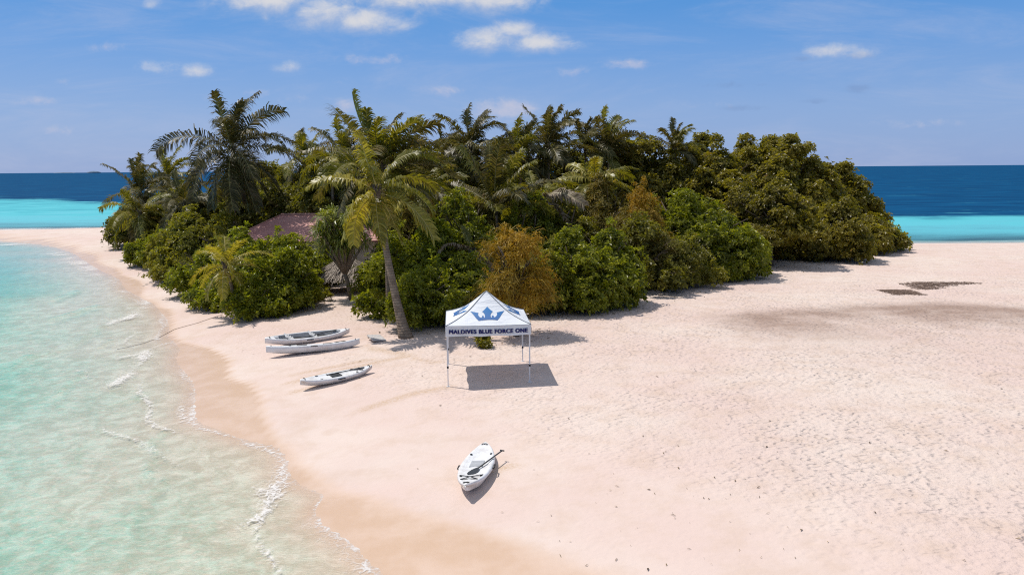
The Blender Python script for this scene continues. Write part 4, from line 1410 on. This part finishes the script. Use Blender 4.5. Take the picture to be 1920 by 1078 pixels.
# fallen leaves round the feet of the shrubs
rng = np.random.RandomState(18)
pts = []
for (x_, y_, R_, Ry_) in PLANTS:
    k_ = int(26 * R_)
    a = rng.uniform(0, 2 * PI, k_)
    q = rng.uniform(0.7, 1.05, k_) + rng.exponential(0.16, k_)
    pts.append(np.column_stack([x_ + np.cos(a) * q * R_, y_ + np.sin(a) * q * Ry_]))
pts = np.vstack(pts)
pts = pts[signed(pts) > 2.5]
n = len(pts)
z = height(pts) + rng.uniform(0.008, 0.03, n)
a = rng.uniform(0, 2 * PI, n)
ln = rng.uniform(0.03, 0.11, n) * (1 + np.maximum(pts[:, 1] - 45, 0) / 60)
d = np.column_stack([np.cos(a), np.sin(a), rng.uniform(-0.1, 0.25, n)]) * ln[:, None]
s_ = np.column_stack([-np.sin(a), np.cos(a), np.zeros(n)]) * (ln * rng.uniform(0.15, 0.5, n))[:, None]
C = np.column_stack([pts, z])
V = np.stack([C - d, C + s_ + [0, 0, 0.015], C + d, C - s_ + [0, 0, 0.015]], 1).reshape(-1, 3)
fl_l = mesh_obj('leaf_litter', V, np.arange(n * 4).reshape(-1, 4), mt_deb, attrs={'rnd': np.repeat(rng.uniform(0, 1, n), 4), 'clump': np.repeat(rng.uniform(0, 1, n), 4)})
tag(fl_l, 'fallen brown leaves on the sand round the feet of the shrubs', 'leaf litter', kind='stuff')

# ------------------------------------------------------------------ pop-up tent
mt_cloth, L = mat('white_canopy_cloth')
oc = L.n('ShaderNodeTexCoord').outputs['Object']
fold = L.noise(L.n('ShaderNodeVectorMath', {0: oc, 1: (1.2, 1.2, 7.0)}, operation='MULTIPLY').outputs[0], 1.6, 3, 0.6)
b = L.n('ShaderNodeBump', {'Height': fold, 'Strength': 0.6, 'Distance': 0.08})
p = L.n('ShaderNodeBsdfPrincipled', {'Base Color': (0.72, 0.74, 0.77), 'Roughness': 0.65, 'Normal': b.outputs[0], 'Specular IOR Level': 0.3})
t = L.n('ShaderNodeBsdfTranslucent', {'Color': (0.6, 0.62, 0.66)})
s_ = L.n('ShaderNodeMixShader', {0: 0.12, 1: p.outputs[0], 2: t.outputs[0]})
L.n('ShaderNodeOutputMaterial', {0: s_.outputs[0]})
mt_seam = plain('canopy_seam', (0.22, 0.24, 0.27), 0.7)
mt_navy = plain('navy_print', (0.012, 0.016, 0.115), 0.6, 0.3, 0.1)
mt_blue, L = mat('blue_print')
oz = L.n('ShaderNodeSeparateXYZ', {0: L.n('ShaderNodeTexCoord').outputs['Object']}).outputs[2]
c = L.ramp(L.n('ShaderNodeMapRange', {0: oz, 1: 2.2, 2: 2.85}).outputs[0], [(0.0, (0.022, 0.085, 0.27)), (0.45, (0.010, 0.135, 0.36)), (1.0, (0.002, 0.20, 0.50))])
p = L.n('ShaderNodeBsdfPrincipled', {'Base Color': c, 'Roughness': 0.6})
L.n('ShaderNodeOutputMaterial', {0: p.outputs[0]})
mt_steel = plain('white_powder_coated_steel', (0.70, 0.70, 0.71), 0.4, 0.5, 0.1)
mt_blk = plain('black_plastic', (0.018, 0.018, 0.02), 0.5)

fl, fr2, bl_, br_ = G(840, 722), G(1001.5, 717), G(835, 681), G(980, 679)
tc = (fl + fr2 + bl_ + br_) / 4
ang = math.atan2(fr2.y - fl.y, fr2.x - fl.x)
ang2 = math.atan2(-(bl_.x - fl.x), bl_.y - fl.y)
ang = (ang + ang2 * 2) / 3
side = ((fr2 - fl).length + (bl_ - fl).length) / 4
side = 1.5
EZ = at(921, 609, (fl.y + fr2.y) / 2).z - tc.z          # eave height
VZ = at(921, 628, (fl.y + fr2.y) / 2).z - tc.z          # bottom of the valance
AZ = at(914, 546, tc.y).z - tc.z                        # apex
print('tent', tc[:], math.degrees(ang), math.degrees(ang2), 'widths', (fr2 - fl).length, (bl_ - fl).length, (br_ - bl_).length, EZ, VZ, AZ)
tent = empty('canopy_tent', tc, ang)
tag(tent, 'white pop up canopy tent with blue crowns on the sand', 'tent')
h = side + 0.02


def slope(k, a, t, lift=0.0):
    """panel k (0 front, 1 right, 2 back, 3 left): a in -1..1 along the eave, t in 0..1 eave to apex"""
    w = h * (1 - t)
    z = EZ + (AZ - EZ) * t - 0.16 * math.sin(PI * min(1, t * 1.05)) * (0.5 + 0.5 * abs(a) ** 2) - 0.02 * (1 - a * a) * (1 - t)
    p = Vector((a * w, -w, z))
    nrm_ = Vector((0, -(AZ - EZ), h)).normalized()
    p += nrm_ * (lift + 0.010 * math.sin(5.1 * a * (1 - t) + k) * math.sin(7 * t + 2 * a + k) * math.sin(PI * min(1, t + 0.05)))
    return Matrix.Rotation(k * PI / 2, 3, 'Z') @ p


mb = MB()
NT_, NA = 14, 16
for k in range(4):
    vs = [slope(k, -1 + 2 * i / NA, j / NT_) for j in range(NT_ + 1) for i in range(NA + 1)]
    fs = []
    for j in range(NT_):
        for i in range(NA):
            a_ = j * (NA + 1) + i
            fs.append((a_, a_ + 1, a_ + NA + 2, a_ + NA + 1))
    mb.add(vs, fs)
bm = bmesh.new()
mb.build('canopy', mt_cloth, tent, True)
mb = MB()
for k in range(4):
    mb.tube([slope(k, 1.0, j / 12, 0.012) for j in range(12)] + [Vector((0, 0, AZ + 0.01))], 0.014, 5)
    mb.tube([slope(k, -1 + i / 6, 0.0, 0.004) for i in range(13)], 0.009, 5)
mb.build('seam', mt_seam, tent, True)
for k in range(4):
    R3 = Matrix.Rotation(k * PI / 2, 3, 'Z')
    mb = MB()
    vs, fs = [], []
    for i in range(25):
        a_ = -1 + 2 * i / 24
        for j in range(5):
            z_ = EZ - 0.02 * (1 - a_ * a_) - (EZ - VZ) * j / 4 + (0.012 * math.sin(9 * a_ + k) if j == 4 else 0)
            vs.append(R3 @ Vector((a_ * (h + 0.004), -(h + 0.006) + 0.022 * math.sin(a_ * 7 + k) * j / 4, z_)))
    for i in range(24):
        for j in range(4):
            a_ = i * 5 + j
            fs.append((a_, a_ + 1, a_ + 6, a_ + 5))
    mb.add(vs, fs)
    mb.build('valance', mt_cloth, tent, True)
# crown emblem: right half outline, mirrored
half = [(0, 0), (5, 9), (12, 18), (22, 31), (33, 41), (26, 48), (21, 57), (17, 70), (16.5, 84), (19, 93), (22, 97), (25.5, 93), (25, 88), (23.5, 84), (25, 80), (30, 77.5), (35, 80), (36.5, 84),
        (35, 89), (36, 94), (43, 94), (50, 87), (55, 76), (58, 64), (58, 55), (55, 48), (66, 44), (82, 36), (104, 26), (93, 46), (82, 70), (72, 95), (63, 113), (56, 125), (42, 121), (22, 118.5), (0, 117.5)]
outl = half + [(-x, y) for x, y in reversed(half[1:-1])]


def fine_poly(pts, step):
    out = []
    for (a, b) in zip(pts, pts[1:] + pts[:1]):
        n_ = max(1, int(math.hypot(b[0] - a[0], b[1] - a[1]) / step))
        for k in range(n_):
            out.append((a[0] + (b[0] - a[0]) * k / n_, a[1] + (b[1] - a[1]) * k / n_))
    return out


def fill2d(pts):
    """triangulate a 2-D outline and cut it fine enough to follow a curved panel"""
    bm = bmesh.new()
    vs = [bm.verts.new((x, y, 0)) for x, y in fine_poly(pts, 9)]
    bm.faces.new(vs)
    bm.normal_update()
    bmesh.ops.triangulate(bm, faces=bm.faces[:], ngon_method='EAR_CLIP')
    for yy in range(10, 125, 12):
        bmesh.ops.bisect_plane(bm, geom=bm.verts[:] + bm.edges[:] + bm.faces[:], plane_co=(0, yy, 0), plane_no=(0, 1, 0))
    for xx in range(-96, 100, 12):
        bmesh.ops.bisect_plane(bm, geom=bm.verts[:] + bm.edges[:] + bm.faces[:], plane_co=(xx, 0, 0), plane_no=(1, 0, 0))
    bm.verts.index_update()
    v = [(q.co.x, q.co.y) for q in bm.verts]
    f = [tuple(q.index for q in fc.verts) for fc in bm.faces]
    bm.free()
    return v, f


cv, cf_ = fill2d(outl)
for k in range(4):
    vs = []
    for x_, y_ in cv:
        t_ = 0.60 - 0.42 * y_ / 125
        xw = x_ / 104 * 0.62
        w_ = h * (1 - t_)
        vs.append(slope(k, max(-1, min(1, xw / w_)), t_, 0.012))
    mesh_obj('crown_emblem', vs, [tuple(reversed(f)) for f in cf_], mt_blue, tent)
# lettering on the valances
tcu = bpy.data.curves.new('lettering', 'FONT')
tcu.body = 'MALDIVES BLUE FORCE ONE'
tcu.align_x = 'CENTER'
tcu.size = 0.24
tcu.resolution_u = 6
tcu.space_character = 1.12
tob = bpy.data.objects.new('lettering', tcu)
COL.objects.link(tob)
bpy.context.view_layer.update()
dg = bpy.context.evaluated_depsgraph_get()
tme = bpy.data.meshes.new_from_object(tob.evaluated_get(dg))
bpy.data.objects.remove(tob)
tme.materials.clear()
tme.materials.append(mt_navy)
co = np.zeros(len(tme.vertices) * 3, np.float32)
tme.vertices.foreach_get('co', co)
co = co.reshape(-1, 3)
wtxt = co[:, 0].max() - co[:, 0].min()
co[:, 0] = (co[:, 0] - (co[:, 0].max() + co[:, 0].min()) / 2) * (2.78 / wtxt)
hh = co[:, 1].max() - co[:, 1].min()
co[:, 1] = (co[:, 1] - co[:, 1].min()) * (0.138 / hh)
tpoly = [tuple(p_.vertices) for p_ in tme.polygons]
for k in range(4):
    vs_, fs_ = [], []
    q_ = 0
    for dx_ in (-0.014, -0.007, 0.0, 0.007, 0.014):           # heavy strokes: the letter drawn several times, slightly shifted
        for dz_ in (-0.006, 0.0, 0.006):
            c2_ = np.column_stack([co[:, 0] + dx_, np.full(len(co), -(h + 0.030 + 0.0004 * q_)), VZ + 0.10 + co[:, 1] + dz_ - 0.02 * (1 - (co[:, 0] / h) ** 2)])
            ca, sa = math.cos(k * PI / 2), math.sin(k * PI / 2)
            fs_ += [tuple(i_ + q_ * len(co) for i_ in f_) for f_ in tpoly]
            vs_.append(np.column_stack([c2_[:, 0] * ca - c2_[:, 1] * sa, c2_[:, 0] * sa + c2_[:, 1] * ca, c2_[:, 2]]))
            q_ += 1
    mesh_obj('lettering', np.vstack(vs_), fs_, mt_navy, tent)
# legs and truss
for sx, sy in ((-1, -1), (1, -1), (1, 1), (-1, 1)):
    lg = MB()
    wx, wy = sx * (side - 0.03), sy * (side - 0.03)
    p = Vector((wx, wy, 0))
    p.rotate(Matrix.Rotation(ang, 3, 'Z'))
    gz_ = hz(tc.x + p.x, tc.y + p.y) - tc.z
    lg.box((wx, wy, 0.62 + (EZ - 0.62) / 2), (0.048, 0.048, EZ - 0.62 - 0.05))
    leg = lg.build('leg', mt_steel, tent)
    mb = MB()
    mb.box((wx, wy, gz_ + (0.62 - gz_) / 2 + 0.01), (0.034, 0.034, 0.60 - gz_))
    mb.build('lower_tube', mt_steel, leg)
    mb = MB()
    mb.box((wx, wy, 0.62), (0.068, 0.068, 0.07))
    mb.build('slider', mt_blk, leg)
    mb = MB()
    mb.box((wx, wy, gz_ + 0.006), (0.12, 0.12, 0.012))
    mb.build('foot_plate', mt_steel, leg)
for k in range(4):
    mb = MB()
    R3 = Matrix.Rotation(k * PI / 2, 3, 'Z')
    for i in range(4):
        x0, x1 = -side + 0.06 + i * (2 * side - 0.12) / 4, -side + 0.06 + (i + 1) * (2 * side - 0.12) / 4
        for z0_, z1_ in ((EZ - 0.08, VZ - 0.02 + 0.06), (VZ - 0.02 + 0.06, EZ - 0.08)):
            mb.tube([R3 @ Vector((x0, -side + 0.05, z0_)), R3 @ Vector((x1, -side + 0.05, z1_))], 0.012, 5)
    mb.build('truss', mt_steel, tent)
mb = MB()
mb.tube([(0, 0, AZ - 0.75), (0, 0, AZ - 0.03)], 0.025, 8)
mb.build('centre_pole', mt_steel, tent, True)

# ------------------------------------------------------------------ kayaks
mt_hull, L = mat('white_kayak_plastic')
oc = L.n('ShaderNodeTexCoord').outputs['Object']
ng = L.n('ShaderNodeNewGeometry').outputs['Normal']
c = L.mix(L.smooth(L.noise(oc, 2.6, 6, 0.75), 0.42, 0.72), (0.72, 0.72, 0.73), (0.55, 0.52, 0.50))
c = L.mix(L.math('MULTIPLY', L.smooth(L.noise(L.n('ShaderNodeVectorMath', {0: oc, 1: (0.6, 8, 8)}, operation='MULTIPLY').outputs[0], 3, 4, 0.7), 0.5, 0.75), 0.4), c, (0.5, 0.46, 0.43))
p = L.n('ShaderNodeBsdfPrincipled', {'Base Color': c, 'Roughness': 0.38})
L.n('ShaderNodeOutputMaterial', {0: p.outputs[0]})
mt_well = plain('grey_kayak_well', (0.30, 0.31, 0.33), 0.55, 0.3, 0.25, 4)
mt_seat = plain('pale_grey_seat_foam', (0.52, 0.53, 0.55), 0.7, 0.2, 0.2, 12)
mt_pad = plain('dark_grey_seat_pad', (0.045, 0.047, 0.052), 0.7, 0.2, 0.3, 12)
mt_pdl = plain('black_paddle_blade', (0.03, 0.032, 0.036), 0.42, 0.5, 0.2)
mt_chan = plain('grey_moulded_channel', (0.42, 0.43, 0.45), 0.5)


def kayak(p0, p1, L, Wd, label, well, roll=0.0, pitch=0.0, single=False):
    """p0 stern and p1 bow on the ground"""
    c = (p0 + p1) / 2
    hd = math.atan2(p1.y - p0.y, p1.x - p0.x)
    root = empty('kayak', (c.x, c.y, hz(c.x, c.y) - 0.015))
    root.rotation_euler = (roll, pitch, hd)
    tag(root, label, 'kayak', 'white kayaks on the beach')
    N = 36
    vs, fs, mi = [], [], []

    def sect(s):
        a = abs(s)
        w = Wd / 2 * max(0.0, 1 - a ** 2.0) ** (0.86 if s > 0 else 0.70)
        w = max(w, 0.02)
        k = 0.02 + (0.22 if s > 0 else 0.13) * a ** 4.0
        g_ = (0.27 if single else 0.335) + (0.12 if s > 0 else 0.07) * a ** 2.8
        return w, k, g_

    half_n = 9
    for i in range(N + 1):
        s = -1 + 2 * i / N
        w, k, g_ = sect(s)
        rec = 0.0
        if well:
            rec = 0.20 * (1 - max(0, (abs(s + 0.02) - 0.56) / 0.16)) if abs(s + 0.02) > 0.56 else 0.20
            rec = max(0, rec)
        else:
            rec = (0.015 if single else 0.035) * max(0.0, 1 - (abs(s + 0.15) / 0.6) ** 4)
        iw = 0.70
        prof = [(0, k), (0.32 * w, k + 0.008), (0.70 * w, k + 0.05), (0.93 * w, k + 0.14 + 0.1 * (g_ - k)), (1.0 * w, g_ - 0.06), (0.97 * w, g_ - 0.01), (0.88 * w, g_ + 0.012),
                (iw * w, g_ + 0.005), (iw * 0.9 * w, g_ - rec), (0, g_ - rec + (0.025 if rec < 0.02 else -0.01))]
        ring = prof + [(-y_, z_) for y_, z_ in reversed(prof[1:-1])]
        vs += [(s * L / 2, y_, z_) for y_, z_ in ring]
    m_ = 18
    for i in range(N):
        s = -1 + 2 * (i + 0.5) / N
        for j in range(m_):
            a, b = i * m_ + j, i * m_ + (j + 1) % m_
            fs.append((a, a + m_, b + m_, b))
            inner = j in (7, 8, 9, 10)
            deep = (abs(s + 0.02) < 0.64)
            mi.append(1 if (well and inner and deep) else 0)
    fs.append(tuple(range(0, m_)))
    fs.append(tuple(N * m_ + j for j in reversed(range(m_))))
    mi += [0, 0]
    hull = mesh_obj('hull', vs, fs, [mt_hull, mt_well], root, True, mat_idx=mi)

    def deck(s):
        return sect(s)[2]
    # carry handles bow and stern
    for s in (-0.90, 0.90):
        w, k, g_ = sect(s)
        mb = MB()
        mb.tube([(s * L / 2, -0.08, g_ + 0.01), (s * L / 2 + 0.02, -0.05, g_ + 0.04), (s * L / 2 + 0.02, 0.05, g_ + 0.04), (s * L / 2, 0.08, g_ + 0.01)], 0.014, 6)
        mb.build('carry_handle', mt_blk, root, True)
    for sd2 in (-1, 1):
        w, k, g_ = sect(0)
        mb = MB()
        mb.tube([(-0.14, sd2 * w * 1.0, g_ - 0.05), (-0.1, sd2 * (w + 0.03), g_ - 0.035), (0.1, sd2 * (w + 0.03), g_ - 0.035), (0.14, sd2 * w, g_ - 0.05)], 0.020, 6)
        mb.build('side_handle', mt_blk, root, True)
    spots = [(-0.34,), (0.22,)] if not single else [(-0.18,)]
    for (s,) in spots:
        w, k, g_ = sect(s)
        st = MB()
        zf = g_ - (0.20 if well else 0.045)
        st.box((s * L / 2 + 0.18, 0, zf + 0.035), (0.42, 0.42 if well else 0.34, 0.05))
        seat = st.build('seat', mt_chan if label.endswith('viewer') else mt_pad, root)
        mb = MB()
        nb = 5
        rotb = Matrix.Rotation(-0.75, 3, 'Y')
        for q in range(nb):
            if well:
                mb.box((s * L / 2 - 0.02 - 0.085 * q, 0, zf + 0.09 + 0.05 * q), (0.05, 0.46, 0.035), rotb)
        if well:
            mb.tube([(s * L / 2, 0.15, zf + 0.05), (s * L / 2 - 0.38, 0.15, zf + 0.27)], 0.02, 6)
            mb.tube([(s * L / 2, -0.15, zf + 0.05), (s * L / 2 - 0.38, -0.15, zf + 0.27)], 0.02, 6)
            mb.build('backrest', mt_seat, seat)
    if not well:
        # moulded hatch and footwell channels
        for s in ((0.30, 0.12),):
            mb = MB()
            n_ = 20
            g_ = deck(s[0])
            ring = [(s[0] * L / 2 + s[1] * math.cos(2 * PI * q / n_), 0.085 * math.sin(2 * PI * q / n_), g_ - 0.040) for q in range(n_)]
            top = [(x_ * 1, y_ * 0.9, z_ + 0.03) for x_, y_, z_ in ring]
            mb.add(ring + top, [(q, (q + 1) % n_, n_ + (q + 1) % n_, n_ + q) for q in range(n_)] + [tuple(range(n_, 2 * n_))])
            mb.build('hatch_cover', mt_chan, root)
        for sd2 in (-1, 1):
            mb = MB()
            for s0 in (-0.5, 0.5):
                w, k, g_ = sect(s0)
                n_ = 14
                ring = [(s0 * L / 2 + 0.06 * math.cos(2 * PI * q / n_), sd2 * w * 0.74 + 0.035 * math.sin(2 * PI * q / n_), g_ + 0.012) for q in range(n_)]
                mb.add(ring, [tuple(range(n_))])
            mb.build('scupper_plug', mt_blk, root)
        # bungee cords across the tank well
        mb = MB()
        g1, g2 = deck(0.46), deck(0.68)
        w1, w2 = sect(0.46)[0] * 0.82, sect(0.68)[0] * 0.82
        for a_, b_ in (((0.46, -w1, g1), (0.68, w2, g2)), ((0.46, w1, g1), (0.68, -w2, g2)), ((0.68, -w2, g2), (0.68, w2, g2))):
            mb.tube([(a_[0] * L / 2, a_[1], a_[2] + 0.02), ((a_[0] + b_[0]) / 2 * L / 2, 0, (a_[2] + b_[2]) / 2 + 0.03), (b_[0] * L / 2, b_[1], b_[2] + 0.02)], 0.010, 5)
        mb.build('bungee_cord', mt_blk, root)
        # side decals
        for sd2 in (-1, 1):
            mb = MB()
            for q in range(4):
                w, k, g_ = sect(0.42 + q * 0.03)
                x_ = (0.42 + q * 0.03) * L / 2
                mb.box((x_, sd2 * w * 0.45, g_ + 0.0), (0.022, 0.09 - 0.012 * q, 0.004), Matrix.Rotation(0.4 * sd2, 3, 'Z'))
            mb.build('decal', mt_chan, root)
    else:
        mb = MB()
        for s0 in (0.72, -0.74):
            w, k, g_ = sect(s0)
            n_ = 16
            ring = [(s0 * L / 2 + 0.1 * math.cos(2 * PI * q / n_), 0.1 * math.sin(2 * PI * q / n_), g_ + 0.022) for q in range(n_)]
            top = [(x_, y_ * 0.9, z_ + 0.02) for x_, y_, z_ in ring]
            mb.add(ring + top, [(q, (q + 1) % n_, n_ + (q + 1) % n_, n_ + q) for q in range(n_)] + [tuple(range(n_, 2 * n_))])
        mb.build('hatch_cover', mt_chan, root)
    return root


def paddle(kay, a, b, label, lift=0.0, double=False):
    """paddle lying on a kayak, from a to b in that kayak's own coordinates"""
    bpy.context.view_layer.update()
    Mx = kay.matrix_world
    A, B_ = Mx @ Vector(a), Mx @ Vector(b)
    d = (B_ - A).normalized()
    root = empty('paddle', A)
    tag(root, label, 'paddle', 'paddles left on the kayaks')
    x = d
    z = (Vector((0, 0, 1)) - x * x.z).normalized()
    y = z.cross(x)
    Rm = Matrix((x, y, z)).transposed()
    root.rotation_euler = Rm.to_euler()
    ln = (B_ - A).length
    mb = MB()
    mb.tube([(0, 0, 0), (ln - 0.35, 0, 0)], 0.019, 8)
    mb.build('shaft', mt_pdl, root, True)

    def blade(x0, sg):
        mb = MB()
        prof = [(0, 0.02), (0.08, 0.06), (0.2, 0.095), (0.34, 0.105), (0.44, 0.085), (0.49, 0.04)]
        top = [(x0 + sg * u, w_, 0.012 - 1.0 * w_ * w_) for u, w_ in prof] + [(x0 + sg * u, -w_, 0.012 - 1.0 * w_ * w_) for u, w_ in reversed(prof)]
        n_ = len(top)
        bot = [(p_[0], p_[1], p_[2] - 0.014) for p_ in top]
        mb.add(top + bot, [tuple(range(n_)), tuple(reversed(range(n_, 2 * n_)))] + [(q, (q + 1) % n_, n_ + (q + 1) % n_, n_ + q) for q in range(n_)])
        mb.build('blade', mt_pdl, root)
    blade(ln - 0.37, 1)
    if double:
        blade(0.02, -1)
    else:
        mb = MB()
        mb.tube([(0, -0.06, 0), (0, 0.06, 0)], 0.02, 8)
        mb.build('grip', mt_pdl, root, True)


kA = kayak(G(500, 653), G(652, 629), 3.85, 0.84, 'white double kayak with grey cockpit and slatted seats, farthest from the water edge', True, roll=math.radians(13))
kB = kayak(G(507, 671), G(668, 650), 3.95, 0.82, 'white kayak tilted with its pale hull side showing, right in front of the double kayak', False, roll=math.radians(-9))
kC = kayak(G(573, 730), G(688, 700), 2.95, 0.72, 'small white kayak alone on the sand below the pair of kayaks', False, roll=math.radians(6), single=True)
kD = kayak(G(911, 850), G(876, 938), 3.15, 0.90, 'white kayak nearest the camera with its bow towards the viewer', False, roll=math.radians(4), single=True)
paddle(kA, (-0.5, -0.12, 0.26), (1.25, 0.1, 0.40), 'black paddle lying in the cockpit of the double kayak')
paddle(kC, (-0.35, 0.12, 0.29), (1.05, 0.05, 0.34), 'black paddle lying along the small kayak')
paddle(kD, (-0.92, 0.56, 0.32), (0.62, -0.02, 0.31), 'black paddle laid slantwise over the kayak nearest the camera')
print('objects', len(bpy.data.objects), 'faces', sum(len(m_.polygons) for m_ in bpy.data.meshes))
